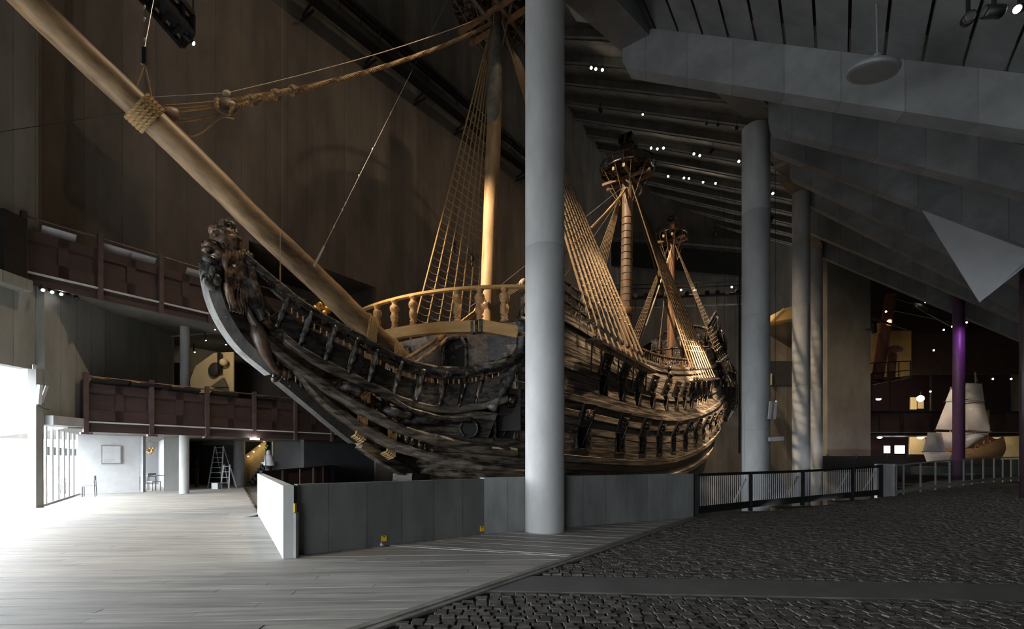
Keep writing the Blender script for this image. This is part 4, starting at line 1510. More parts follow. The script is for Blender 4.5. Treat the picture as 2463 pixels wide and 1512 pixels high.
# fighting tops and caps
def top(ax, z, r, mst):
    c = ax(z)
    f = obj('fighting_top', M().lathe(c, [(r * .55, -.25), (r * .62, -.12), (r * .95, .02), (r, .08), (r, .16), (r * .9, .16), (r * .88, .06)], 24), CARVE, mst)
    for i in range(16):
        a = 2 * math.pi * i / 16
        d = Vector((math.cos(a), math.sin(a), 0))
        obj('top_bracket', M().bar(c + d * r * .45 - UZ * .15, c + d * r * .97 + UZ * .02, .07, .12), HULLB, f)
        obj('top_post', M().rod(c + d * r * .97 + UZ * .12, c + d * r * 1.05 + UZ * .62, .035, 6), HULLB, f)
    ring = [c + Vector((math.cos(2 * math.pi * i / 32), math.sin(2 * math.pi * i / 32), 0)) * r * 1.05 + UZ * .62 for i in range(33)]
    obj('top_rim', M().tube(ring, .05, 6), HULLB, f)
    for sg in (-1, 1):
        obj('trestletree', M().bar(c - D * r * .95 + N * .42 * sg - UZ * .35, c + D * r * .95 + N * .42 * sg - UZ * .35, .18, .26), SPAR_M, f)
        obj('crosstree', M().bar(c - N * r * .95 + D * .42 * sg - UZ * .42, c + N * r * .95 + D * .42 * sg - UZ * .42, .18, .2), SPAR_R, f)
    # futtock lines hanging below the rim
    for i in range(10):
        a = 2 * math.pi * i / 10 + .2
        d = Vector((math.cos(a), math.sin(a), 0))
        obj('futtock_line', M().rod(c + d * r * .95, ax(z - 2.4) + d * .55, .022, 5), ROPE_D, f)
    return f
def cap(ax, z, w, mst):
    c = ax(z)
    obj('mast_cap', M().obox(c, D * w, N * w * .75, UZ * w * .38).rough(.03, 3, z), CARVE, mst)
    obj('cap_ring', M().lathe(c + UZ * w * .3, [(w * .45, 0), (w * .45, w * .3), (w * .3, w * .3)], 14), SPAR_R, mst)
top(fore_axis, 23.5, 2.2, fm)
top(main_axis, 23.9, 2.05, mm_); cap(main_axis, 26.5, .72, mm_)
top(miz_axis, 23.6, 1.45, mz); cap(miz_axis, 25.3, .5, mz)

# ---- standing rigging
def sag(a, b, d, n=6):
    return [a + (b - a) * (i / n) - UZ * d * 4 * (i / n) * (1 - i / n) for i in range(n + 1)]
def shrouds(name, topp, bots, nrat, t0, t1, r=.035, mt=ROPE_D, chan=True, spread=.0, rr=.011, sagd=.1, de=.9):
    bots = [Vector(b) for b in bots]
    c = M()
    a, b = bots[0], bots[-1]
    d = (b - a).normalized()
    c.bar(a - d * .4 - UZ * .06, b + d * .4 - UZ * .06, .5, .12)
    ch = obj(name, c, HULLB, ship)
    tops_ = [Vector(topp) + (b_ - bots[len(bots) // 2]) * .03 for b_ in bots]
    for tt, b_ in zip(tops_, bots):
        dr = (tt - b_).normalized()
        p = b_ + dr * de
        obj('shroud', M().tube([p, tt], r, 6), mt, ch)
        for q in (0.12, .95):
            obj('deadeye', M().lathe(b_ + dr * de * q - N * .05, [(.11, 0), (.13, .05), (.11, .1)], 10, axis=N), HULLB, ch)
        lan = M()
        sd_ = dr.cross(N).normalized()
        for q in (-.06, 0, .06):
            lan.rod(b_ + dr * de * .14 + sd_ * q, b_ + dr * de * .95 + sd_ * q, .014, 4)
        obj('lanyard', lan, ROPE_D, ch)
    rt = M()
    for i in range(nrat):
        t = t0 + (t1 - t0) * i / (nrat - 1)
        for k in range(len(bots) - 1):
            a = bots[k] + (tops_[k] - bots[k]) * t
            b = bots[k + 1] + (tops_[k + 1] - bots[k + 1]) * t
            L = (b - a).length
            rt.tube(sag(a, b, L * sagd, 5), rr, 4, False)
    obj('ratlines', rt, ROPE_P, ch, kind='stuff')
    return ch
def chan_pts(s_a, s_b, n, b, h, sg=1):
    return [S(s_a + (s_b - s_a) * i / (n - 1), sg * b, sh(s_a + (s_b - s_a) * i / (n - 1)) + h) for i in range(n)]
shrouds('fore_channel_port', fore_axis(22.6) + N * .35, chan_pts(0.0, 6.6, 10, 5.6, 3.9), 34, .14, .8, .045, ROPE_D, rr=.02)
shrouds('fore_channel_starboard', fore_axis(22.6) - N * .35, chan_pts(0.0, 6.0, 7, 5.6, 3.9, -1), 34, .10, .8, .042, ROPE, rr=.018)
shrouds('main_channel_port', main_axis(23.0) + N * .35, chan_pts(15.4, 21.7, 9, 5.75, 3.9), 30, .14, .82, .045, ROPE_D, rr=.02)
shrouds('main_channel_starboard', main_axis(23.0) - N * .35, chan_pts(15.4, 21.0, 7, 5.7, 3.9, -1), 30, .1, .85, .042, ROPE_D, rr=.02)
shrouds('mizzen_channel_port', miz_axis(22.8) + N * .3, [S(27.4 + .7 * i, 4.9, 10.2 + .25 * i) for i in range(5)], 26, .08, .8, .035, ROPE_D, rr=.02)
shrouds('mizzen_channel_starboard', miz_axis(22.8) - N * .3, [S(27.4 + .8 * i, -4.6, 10.0 + .2 * i) for i in range(5)], 26, .08, .8, .035, ROPE_D, rr=.02)
# lower deadeye chains read as a fringe of dark irons
for a in chan_pts(15.4, 21.7, 9, 5.55, 3.6) + chan_pts(0, 6.6, 8, 5.45, 3.6):
    obj('chain_plate', M().rod(a + UZ * .2, a - UZ * .9 - N * .05, .035, 6), BLACK, ship)

# stays
stay = obj('forestay', M().rope([S(*SP(705, 218, -.28)) + (fore_axis(22.9) - S(*SP(705, 218, -.28))) * (i / 340) - UZ * .3 * 4 * (i / 340) * (1 - i / 340) for i in range(341)], .075, 3.2), ROPE, ship)
# tackle at the lower end of the forestay
c, r = bow_at(345)
ringp = []
nrm = bd.cross(N).normalized()
for q in range(5):
    ringp = [c + bd * (.085 * q - .2) + (N * math.cos(a) + nrm * math.sin(a)) * (r + .05) for a in [2 * math.pi * k / 40 for k in range(41)]]
    obj('stay_collar_turn', M().rope(ringp, .05, 3.2), ROPE, stay)
bA, bB = S(*SP(405, 272, -.28)), S(*SP(545, 255, -.28))
pend = S(*SP(705, 218, -.28))
def block(p, d, L, w, h):
    u = d.normalized()
    v = u.cross(N).normalized()
    return M().ell(p, u * L, N * w, v * h, 14, 10)
obj('stay_block', block(bA, bB - bA, .30, .12, .17), SPAR_M, stay, True)
obj('stay_block', block(bB, pend - bB, .36, .14, .2), SPAR_M, stay, True)
for q in range(6):
    o = UZ * (.17 - .065 * q) + N * (.06 * math.cos(q * 2.1))
    a, b = bA + o * 1.1 - (bB - bA).normalized() * .1, bB + o * .9
    pth = sag(a, b, .02 if q < 4 else .12, 30)
    obj('tackle_fall', M().rope(pth, .02, 6), ROPE, stay)
for q in range(4):
    d = (c - bA)
    n_ = 40
    o = UZ * (.1 - .07 * q)
    pth = [c + (bA - c) * (i / n_) + o + UZ * .05 * math.sin(i * .2 + q) for i in range(n_ + 1)]
    obj('collar_leg', M().rope(pth, .045, 4), ROPE, stay)
for k in range(7):
    lo = bB + (pend - bB) * (.0 + .14 * k)
for q in range(2):
    pth = [bB + (pend - bB) * (i / 60) + UZ * (.09 - .17 * q) * (1 - i / 66) + N * .05 for i in range(61)]
    obj('stay_eye', M().rope(pth, .07, 3.4), ROPE, stay)
ey = [bB + (N * math.cos(a) * .12 + ((pend - bB).normalized() * -.42 * max(-.2, math.cos(a * .5))) + UZ * .22 * math.sin(a)) for a in [2 * math.pi * k / 30 for k in range(31)]]
obj('stay_eye', M().rope(ey, .065, 3.4), ROPE, stay)
for f in (.35, .72, 1.0):
    p = bB + (pend - bB) * f
    obj('stay_seizing', M().tube([p - (pend - bB).normalized() * .08, p + (pend - bB).normalized() * .08], .15, 10), ROPE_D, stay)
# loose end hanging from the tackle
obj('tackle_end', M().rope(cpath([bA + UZ * -.1, bA + Vector((.3, .4, -.32)), bB + Vector((-.1, 0, -.32)), bB + Vector((.15, .1, -.28))], 60), .022, 6), ROPE, stay)
# thin upper line with small block
u0 = c + UZ * (r + .02); u1 = fore_axis(23.4)
midp = S(*SP(545, 224, -.28))
obj('preventer_line', M().tube([u0, midp], .018, 5), WIRE, ship)
obj('preventer_line', M().tube(sag(midp, u1, .25, 20), .016, 5), ROPE_P, ship)
obj('preventer_block', block(midp, u1 - midp, .13, .06, .08), ROPE_P, ship, True)
# mainstay: from the main top forward to the beakhead
M0 = main_axis(22.9); M3 = S(-3.9, .9, 4.9)
M1 = S(*SP(1258, 682, .0))
def line(a, b, d, r, mt, nm, tpm=3.0, lay=True):
    L = (b - a).length
    n = int(L / .11)
    p = [a + (b - a) * (i / n) - UZ * d * 4 * (i / n) * (1 - i / n) for i in range(n + 1)]
    return obj(nm, (M().rope(p, r, tpm) if lay else M().tube(p[::4] + [p[-1]], r, 6)), mt, ship)
ms = line(M0, M1, .5, .10, ROPE, 'mainstay')
obj('mainstay_block', block(M1, M1 - M0, .42, .16, .24), ROPE_P, ms, True)
M2 = S(*SP(1150, 745, .3))
for q in range(5):
    o = UZ * (.16 - .08 * q)
    obj('mainstay_fall', M().tube(sag(M1 + o, M2 + o * .7, .03, 6), .02, 5), ROPE_P, ms)
obj('mainstay_block', block(M2, M1 - M2, .34, .13, .17), ROPE, ms, True)
for q, (px, py, bb) in enumerate(((978, 862, .9), (1000, 872, 1.1))):
    en = S(*SP(px, py, bb))
    a = M2 + UZ * (.05 - .1 * q)
    n = 60
    obj('mainstay_collar', M().rope([a + (en - a) * (i / n) - UZ * .08 * math.sin(3.14 * i / n) for i in range(n + 1)], .075, 3.4), ROPE, ms)
obj('preventer_line', M().tube([M0 + UZ * .3, S(*SP(1180, 706, 0)), S(*SP(1130, 738, .2))], .02, 5), WIRE, ship)
# mizzen stay and lines of the mainmast
line(miz_axis(22.6), S(18.3, .6, 9.6), .2, .06, ROPE_P, 'mizzenstay', 3, False)
line(main_axis(23) , S(3.2, 1.4, 9.6), .2, .02, ROPE_D, 'halyard', 3, False)
for q in range(3):
    line(main_axis(22.5) + N * .4, S(24.2 + q * .4, 2.6, 10.0), .1, .028, ROPE_D, 'backstay', 3, False)
    line(miz_axis(22.5) - N * .2, S(26.5 + q * .4, 1.5 - q, 11.0), .1, .022, ROPE, 'mizzen_halyard', 3, False)
# blocks hanging in the fore rigging
for px, py, b in ((1092, 590, -3.6), (1136, 620, -3.0)):
    p = S(*SP(px, py, b))
    o = obj('hanging_block', M().ell(p, D * .12, N * .09, UZ * .26, 10, 8).ell(p - UZ * .36, D * .09, N * .08, UZ * .13, 10, 8), BLACK, ship, True)
    obj('block_line', M().rod(p + UZ * .2, fore_axis(22) - N * .5, .02, 5), ROPE_D, o)

# ---- stern galleries and castle
def turret(s, b, z, R0, H, nm):
    prof = [(.12, -1.9), (.3, -1.5), (R0 * .75, -.9), (R0, -.35), (R0, .1), (R0 * 1.06, .16), (R0, .22), (R0, H), (R0 * 1.12, H + .08), (R0 * .98, H + .3), (R0 * .72, H + .75), (R0 * .4, H + 1.15), (R0 * .2, H + 1.3), (R0 * .22, H + 1.5), (.06, H + 1.75), (.02, H + 2.1)]
    t = obj(nm, M().lathe(S(s, b, z), prof, 12), HULLB, ship)
    for i in range(12):
        a = 2 * math.pi * i / 12
        d = Vector((math.cos(a), math.sin(a), 0))
        pts = [S(s, b, z + h) + d * (r + .03) for r, h in prof[2:13]]
        obj('gallery_rib', M().tube(pts, .055, 6), CARVE_G if i % 2 else CARVE, t)
    for i in range(6):
        a = 2 * math.pi * (i + .5) / 6
        d = Vector((math.cos(a), math.sin(a), 0))
        obj('gallery_window', M().lathe(S(s, b, z + H * .55) + d * R0 * .985, [(.17, -.03), (.17, .04), (.11, .05)], 12, axis=d), BLACK, t)
    return t
turret(31.6, 4.75, 7.0, .95, 1.25, 'quarter_gallery_turret')
turret(33.6, 4.5, 9.0, .75, 1.0, 'quarter_gallery_turret')
turret(32.2, 4.1, 12.2, .55, .6, 'quarter_gallery_turret')
# ribbed gallery roof between the turrets
for i in range(11):
    s = 29.6 + i * .32
    pts = [S(s, HB(s, 11) - .1 + .25 * q, 11.9 - .12 * q - .09 * q * q) for q in range(6)]
    obj('roof_rib', M().tube(pts, .10, 6), CARVE_G, ship, True)
for i in range(9):
    s = 28.6 + i * .6
    for zz in (0, .45, .9, 1.35):
        pass
    obj('stern_carving', M().ell(S(s, HB(s, sh(s) + 3) + .12, sh(s) + 3.2 + .1 * math.sin(i)), D * .2, N * .14, UZ * .42, 9, 7).ell(S(s, HB(s, sh(s) + 3) + .16, sh(s) + 3.85), D * .12, N * .12, UZ * .14, 8, 6).rough(.05, 4, i), CARVE, ship, True)
for i in range(10):
    s = 29 + i * .55
    obj('poop_stanchion', M().bar(S(s, HB(s, 13) - .12, sh(s) + 6.8 + (s - 28.5) * .18), S(s + .08, HB(s, 13) - .05, sh(s) + 8.3 + (s - 28.5) * .3), .12, .14).rough(.03, 4, i), CARVE_G, ship)
for dz in (7.35, 7.9, 8.4):
    rail('poop_rail', 28.8, 34.2, dz, .08, .06, CARVE_G, zfun=lambda s: sh(s) + (s - 28.5) * .25, bfun=lambda s: HB(s, 13) - .08, n=12)
# carved stern post figure and taffrail arch
obj('stern_figure', M().tube([S(34.2, 3.3, 11 + .5 * i) for i in range(11)], lambda t: .34 - .14 * t + .06 * math.sin(t * 40), 10).rough(.07, 4), CARVE_G, ship, True)
obj('taffrail', M().tube([S(34.3, 3.3 * math.cos(a), 13.6 + 2.0 * math.sin(a)) for a in [math.pi * k / 16 for k in range(17)]], .16, 8).rough(.05, 3), CARVE, ship, True)
for k in range(7):
    a = math.pi * (k + 1) / 8
    obj('taffrail_rib', M().rod(S(34.3, 3.3 * math.cos(a), 13.6 + 2.0 * math.sin(a)), S(33.0, 3.0 * math.cos(a), 12.5), .09, 6), CARVE, ship)
mmx = M()
for i in range(14):
    mmx.obox(S(34.15, 0, 6 + i * .55), D * .06, N * (4.2 - .1 * i), UZ * .24)
obj('stern_planking', mmx, HULLB, ship)
# bow cradle
obj('bow_cradle', M().prism([S(-5.6, .5, -3), S(-3.4, .5, -3), S(-3.6, .5, .9), S(-5.2, .5, 1.0)], -N * 1.0).rough(.08, 1.5), HULLB, ship)

# ================================================================= BALCONIES
def balcony(name, label, b, posts_px, ref, zb_py, zt_py, zr_py, s_end, back_b, strip=True):
    sA = sol_s(posts_px[0], b)
    z0 = SP(posts_px[0], zb_py, b)[2]; z1 = SP(posts_px[0], zt_py, b)[2]; zr = SP(posts_px[0], zr_py, b)[2]
    root = empty(name, S(sA, b, z0), label, 'balcony')
    ss = [sol_s(px, b) for px in posts_px] + [s_end]
    fl = z0 + .36
    obj('floor_slab', M().obox(S((sA + s_end) / 2, (b + back_b) / 2, z0 + .2), D * (s_end - sA) / 2, N * (b - back_b - .1) / 2, UZ * .1), CONC_R, root)
    obj('fascia', M().obox(S((sA + s_end) / 2, b - .05, z0 + .12), D * (s_end - sA) / 2, N * .05, UZ * .16), OXIDE, root)
    obj('ledge', M().obox(S((sA + s_end) / 2, b + .03, z0 + .31), D * (s_end - sA) / 2, N * .06, UZ * .025), CONC_PALE, root)  # pale strip standing in for the bright gap of light under the panels
    for a, c in zip(ss, ss[1:]):
        if c - a < .2: continue
        w = (c - a)
        obj('base_board', M().obox(S((a + c) / 2, b - .02, fl + .20), D * w / 2, N * .03, UZ * .2), OXIDE, root)
        obj('top_board', M().obox(S((a + c) / 2, b - .02, z1 - .16), D * w / 2, N * .03, UZ * .16), OXIDE, root)
        for q in (0, 1):
            x0 = a + .06 + (w - .12) * .5 * q + (.12 if q else 0); x1 = a + .06 + (w - .12) * .5 * (q + 1) - (0 if q else .12)
            obj('panel', M().obox(S((x0 + x1) / 2, b - .05, (fl + .4 + z1 - .32) / 2), D * (x1 - x0) / 2, N * .012, UZ * (z1 - .32 - fl - .4) / 2), OXIDE, root)
        obj('stile', M().obox(S((a + c) / 2, b - .02, (fl + z1) / 2), D * .13, N * .03, UZ * (z1 - fl) / 2 * .98), OXIDE, root)
    for s in ss[:-1]:
        obj('post', M().obox(S(s, b + .05, (z0 - .06 + zr) / 2), D * .07, N * .07, UZ * (zr - z0 + .12) / 2), OXIDE_POST, root)
    obj('handrail', M().rod(S(sA, b, zr - .08), S(s_end, b, zr - .08), .03, 8), OXIDE_POST, root)
    obj('end_panel', M().obox(S(sA - .0, b - .55, (z0 + z1) / 2 + .12), D * .05, N * .55, UZ * (z1 - z0) / 2), OXIDE, root)
    return root, z0, z1, zr
ub, uz0, uz1, uzr = balcony('balcony', 'upper dark red boarded balcony across the concrete wall', -7.4, (57, 240, 386, 505), 57, 676, 548, 512, -4.5, -9.8)
lb, lz0, lz1, lzr = balcony('balcony', 'lower dark red boarded balcony above the bright cafe', -8.2, (205, 363, 497, 610, 709, 797), 205, 1035, 920, 898, 0.5, -10.4)
obj('end_panel_box', M().box(-15.33, -15.08, 14.2, 14.86, 7.12, 9.0), BLACK, ub)  # black box added to show the balcony's dark end panel
for px in (145, 285, 345, 480):
    s = sol_s(px, -7.4)
    obj('reading_panel', M().obox(S(s, -7.55, uz1 + .16), D * .42, N * .1 + UZ * .13, N * .008 - UZ * .01), PANELW, ub)
for px in (265, 352, 445, 540, 640):
    s = sol_s(px, -8.2)
    d_ = obj('display_desk', M().obox(S(s, -8.25, lz1 + .09), D * .52, N * .2 + UZ * .05, UZ * .05), BLACK, lb)
    obj('desk_lamp', M().rod(S(s - .5, -8.1, lz1 + .2), S(s - .1, -8.1, lz1 + .19), .015, 6), GILT, d_)
# brackets below the lower balcony
for px in (205, 363, 497, 610):
    s = sol_s(px, -8.2)
    obj('foot_lamp' if px == 610 else 'post_shoe', M().obox(S(s, -8.1, lz0 - .1), D * .16, N * .1, UZ * .035), E_DAY if px == 610 else OXIDE_POST, lb)

# ================================================================= SPOTLIGHTS
def lampthing(name, loc, target, label, group, r=.1, L=.28, lens=E_SPOT, up=0.25, cat='spotlight'):
    loc, target = Vector(loc), Vector(target)
    d = (target - loc).normalized()
    root = empty(name, loc, label, cat, group)
    obj('housing', M().lathe(loc, [(r * .75, -L), (r, -L * .9), (r, 0), (r * .85, 0)], 14, axis=d), BLACK, root, True)
    obj('lens', M().ell(loc + d * .01, d.orthogonal().normalized() * r * .8, d.cross(d.orthogonal()).normalized() * r * .8, d * r * .45, 12, 8), lens, root, True)
    obj('bracket', M().bar(loc - d * L * .5, loc - d * L * .5 + UZ * (up + .1), .04 if up < 5 else .02, .04 if up < 5 else .02), BLACK, root)
    return root
def roofY(px, py, drop=.55):
    r = (px - CX) / F; k = (HY - py) / F
    a = N.x * r + N.y
    c = -(N.x * FM.x + N.y * FM.y)
    # EYE + k t = 35 - .54 (a t + c + 4.5) - drop
    return (35 - .54 * (c + 4.5) - drop - EYE) / (k + .54 * a)
clusters = [
    ('spotlight in the close trio under the roof beside the forestay', [(1050, 13), (1062, 15), (1075, 10)]),
    ('spotlight in the bright trio just right of the near column', [(1422, 163), (1433, 166), (1449, 168)]),
    ('lone spotlight on the roof rib left of the first strut', [(1547, 178)]),
    ('lone small spotlight below the roof rib above the main cap', [(1546, 275)]),
    ('spotlight close beside the edge of the near column', [(1368, 328)]),
    ('spotlight in the row of three left of the fighting top', [(1434, 397), (1443, 397), (1453, 397)]),
    ('spotlight shining beside the mainmast cap', [(1502, 347)]),
    ('spotlight in the row of three right of the mainmast cap', [(1566, 356), (1581, 358), (1596, 356)]),
    ('spotlight in the pair midway between mainmast and second column', [(1669, 370), (1683, 374)]),
    ('spotlight under the rib nearest the second column', [(1777, 388)]),
    ('spotlight in the long loose row right of the fighting top', [(1607, 424), (1645, 428), (1657, 429), (1691, 438), (1721, 441)]),
    ('spotlight between the second and third columns', [(1859, 465)]),
    ('dark unlit spotlight under the nearest roof beam', [(1680, 195), (1727, 300), (1700, 297), (1773, 308)]),
    ('spotlight behind the top of the foremast', [(1208, 149), (1103, 132)]),
]
def ordl(lab, i, n):
    if n == 1: return lab
    w = {2: ('left', 'right'), 3: ('left', 'middle', 'right')}.get(n) or ('first', 'second', 'third', 'fourth', 'fifth', 'sixth')[:n]
    return (w[i] + ' ' + lab) if n < 4 else (w[i] + ' from left: ' + lab)
for lab, pts_ in clusters:
    for ci_, (px, py) in enumerate(pts_):
        Y = roofY(px, py)
        if not 8 < Y < 62: Y = 45
        if lab.startswith('spotlight between'): Y = 45
        loc = P(px, py, Y)
        tg = loc + Vector((-loc.x * .4 + R.uniform(-3, 3), -loc.y * .55, -18))
        lampthing('spotlight', loc, tg, ordl(lab, ci_, len(pts_)), lab[:60] if len(pts_) > 1 else None, r=.125 if 'small' not in lab else .09, L=.42,
                  lens=DGREY if 'unlit' in lab else E_SPOT, up=.5)
# row of spots below the end of the upper balcony
for i, px in enumerate((103, 125, 147, 168, 186)):
    Y = 15.2 + i * .35
    loc = P(px, 697 + 5 * i, Y)
    lampthing('spotlight', loc, loc + Vector((2, -1, -1.6)), ordl('small black spotlight in the row under the upper balcony end', i, 5), 'spots below the upper balcony', r=.06, L=.2, lens=E_DAY if i in (0, 1, 2) else DGREY, up=.02)
# big black theatre lamps near the ceiling
for px, py, Y, lab in ((2333, 40, 7.2, 'black theatre lantern facing down from the ceiling, with round front'), (2368, 28, 6.9, 'black theatre lantern turned sideways on a ceiling pole')):
    loc = P(px, py, Y)
    lampthing('theatre_lantern', loc, loc + (Vector((-.6, -.9, -.5)) if px < 2350 else Vector((-1, .1, .1))), lab, None, r=.085, L=.25, lens=DGREY, up=.4)
loc = P(2447, 22, 7.0)
lampthing('theatre_lantern', loc, loc + Vector((-.8, -.4, -.5)), 'small lit lantern at the upper edge of the ceiling', None, r=.06, L=.2)
for i, (px, py) in enumerate(((2279, 297), (2303, 300), (2328, 303))):
    loc = P(px, py, 11.0)
    lampthing('spotlight', loc, loc + Vector((-1, -1, -1.5)), ordl('small lit spotlight in the trio under the near beam', i, 3), 'trio of spots under the near beam', r=.045, L=.14, up=.2)
# far warm lamps beyond the stern
for px, py, Y, lab in ((1729, 840, 52, 'warm lamp beside the stern figure, left one of the pair'), (1743, 838, 52, 'warm lamp beside the stern figure, right one of the pair'), (1769, 968, 50, 'single warm lamp beyond the stern gallery'),
                       (1638, 697, 55, 'white lamp on the truss behind the main shrouds'), (1760, 690, 56, 'white lamp on the truss beside the second column'), (1866, 966, 30, 'warm lamp fixed beside the second column'), (1670, 697, 55.1, 'small white truss lamp between the brighter two')):
    loc = P(px, py, Y)
    lampthing('spotlight', loc, loc + Vector((-loc.x * .3, -loc.y * .5, -8)), lab, None, r=.13 if Y > 40 else .07, L=.3, up=24 if py > 800 else .3)

# pendant disc lamp
pl = P(2100, 172, 8.6)
pd = empty('pendant_lamp', pl, 'grey disc pendant lamp hanging before the sloping beam', 'lamp')
ax = Vector((.12, -.25, 1)).normalized()
obj('shade', M().lathe(pl, [(.36, -.03), (.40, -.025), (.41, .02), (.40, .05), (.20, .07), (.19, .12), (.15, .13), (.06, .14)], 40, axis=ax), LAMPG, pd)
obj('diffuser', M().lathe(pl, [(.02, -.036), (.35, -.034), (.36, -.03)], 36, axis=ax), pbr('frosted_disc', (.17, .18, .19), .5, amt=.1, bump=0), pd)
obj('stem', M().lathe(pl + ax * .17, [(.07, 0), (.06, .1), (.02, .12)], 14, axis=ax), LAMPG, pd)
obj('rod', M().rod(pl + ax * .25, (pl.x - .02, pl.y, 14.2), .012, 6), GREYM, pd)

# ================================================================= CATWALK, RIG AND WIRES
cA, cB = S(*SP(690, -62, -8.7)), S(*SP(1300, 432, -8.7))
cat = empty('catwalk', cA, 'black steel catwalk climbing along the top of the side wall', 'catwalk')
cl = (cB - cA)
obj('walkway', M().bar(cA, cB, .9, .22), BLACK, cat)
obj('side_beam', M().bar(cA + N * .5 - UZ * .3, cB + N * .5 - UZ * .3, .14, .35), STEEL, cat)
for h in (.55, 1.1):
    obj('rail', M().rod(cA + N * .48 + UZ * h, cB + N * .48 + UZ * h, .035, 6), STEEL, cat)
nn = 18
for i in range(nn + 1):
    p = cA + cl * (i / nn) + N * .48
    obj('rail_post', M().rod(p, p + UZ * 1.1, .03, 6), STEEL, cat)
    if i % 3 == 1:
        obj('wall_bracket', M().bar(p - UZ * .7 - N * 1.3, p - UZ * .25, .1, .1).bar(p - UZ * .9 - N * .3 , p - UZ * .9 - N * 1.4, .1, .1), STEEL, cat)
obj('cable_tray', M().bar(cA - N * .3 + UZ * 1.5, cB - N * .3 + UZ * 1.5, .5, .18), BLACK, cat)
rA_, rB_ = S(*SP(318, -60, -5.2)), S(*SP(452, 98, -5.2))
rig = empty('lighting_rig', rA_, 'black lighting rig hanging at top above the bowsprit', 'rig')
rd_ = (rB_ - rA_)
side_ = rd_.cross(UZ).normalized()
for sx, hz2 in ((-.42, 0), (.42, 0), (-.42, .7), (.42, .7)):
    obj('rig_chord', M().bar(rA_ + side_ * sx + UZ * hz2, rB_ + side_ * sx + UZ * hz2, .16, .16), BLACK, rig)
for i in range(6):
    p = rA_ + rd_ * (i / 5)
    obj('rig_frame', M().bar(p + side_ * -.42, p + side_ * .42, .1, .1).bar(p + side_ * -.42 + UZ * .7, p + side_ * .42 + UZ * .7, .1, .1).bar(p + side_ * .42, p + side_ * .42 + UZ * .7, .1, .1).bar(p - side_ * .42, p - side_ * .42 + UZ * .7, .1, .1), BLACK, rig)
obj('rig_tray', M().bar(rA_ + UZ * .35, rB_ + UZ * .35, .6, .3), STEEL, rig)
for q in (-.4, .4):
    obj('rig_hanger', M().rod(rB_ + side_ * q + UZ * .7, rB_ + side_ * q + UZ * 20, .03, 6), STEEL, rig)
    obj('rig_hanger', M().rod(rA_ + side_ * q + UZ * .7, rA_ + side_ * q + UZ * 20, .03, 6), STEEL, rig)
rigl = S(*SP(465, 104, -4.9))
lampthing('spotlight', rigl, S(0, 0, 9), 'black spotlight on the corner of the hanging rig', None, r=.08, L=.35, lens=E_DAY, up=.3)

def wire(name, pts_, r, label, beads=(), mt=WIRE):
    root = empty(name, pts_[0], label, 'wire')
    obj('strand', M().tube(pts_, r, 5), mt, root)
    for p in beads:
        obj('clamp', M().ell(p, D * .03, N * .03, UZ * .05, 8, 6), WIRE, root, True)
    return root
c, r = bow_at(737, -.3)
w0 = c + N * r; w1 = P(1082, -12, 27)
wd_ = w1 - w0
root = wire('support_wire', [w0, w1], .006, 'long thin wire slanting up from lower bowsprit', [w0 + wd_ * f for f in (.09, .13, .145, .22, .3, .42)])
obj('wire_socket', M().rod(w0, w0 + wd_ * .045, .045, 8, .03), WIRE, root)
c, r = bow_at(345)
w0 = c + UZ * r * 1.02
hk = c + UZ * (r + .95) + Vector((0.03, 0, 0))
root = wire('hanger_wire', [hk + UZ * .3, P(375, -30, 12.2)], .008, 'hanging wire with load cell above bowsprit collar', [hk + UZ * q for q in (.5, 1.0, 1.3)])
obj('load_cell', M().box(hk.x - .05, hk.x + .05, hk.y - .03, hk.y + .03, hk.z - .1, hk.z + .3), BLACK, root)
obj('load_cell_plate', M().box(hk.x - .09, hk.x - .05, hk.y - .03, hk.y + .03, hk.z - .1, hk.z + .3), WIRE, root)
for q in (-.18, .14):
    obj('sling', M().rod(hk - UZ * .1, w0 + bd * q * 1.4, .022, 6), ROPE, root)
wire('vertical_wire', [S(*SP(679, 640, -2.0)), S(*SP(680, -30, -2.0))], .003, 'fine vertical wire hanging left of the lion')
c, r = bow_at(330)
wire('side_wire', [c - N * r, P(1, 317, 14.2)], .010, 'dark side wire from bowsprit collar to the facade', mt=STEEL)
tz = S(*SP(674, 690, .3))
sm = empty('small_rope_hook', tz, 'short orange rope hook hanging under the bowsprit', 'hook')
obj('hook_rope', M().rope([tz + UZ * (.02 * i) for i in range(30)], .022, 6), ROPE, sm)
obj('hook_cord', M().rod(tz + UZ * .55, tz + UZ * 1.6, .01, 5), ROPE_P, sm)
obj('hook_eye', M().ell(tz - UZ * .03, D * .05, N * .04, UZ * .07, 8, 6), ROPE_P, sm, True)
gl_ = S(*SP(775, 745, -3.5))
gh = empty('gilded_carving', gl_, 'small gilded carving glowing behind lower bowsprit', 'carving')
g = M()
for i in range(9):
    g.ell(gl_ + D * R.uniform(-.35, .35) + UZ * R.uniform(-.3, .3), D * .14, N * .1, UZ * .17, 8, 6)
obj('carved_leaves', g.rough(.06, 5), GILT, gh, True)
obj('carving_post', M().rod(gl_ - UZ * 2.4, gl_, .05, 6), BLACK, gh)

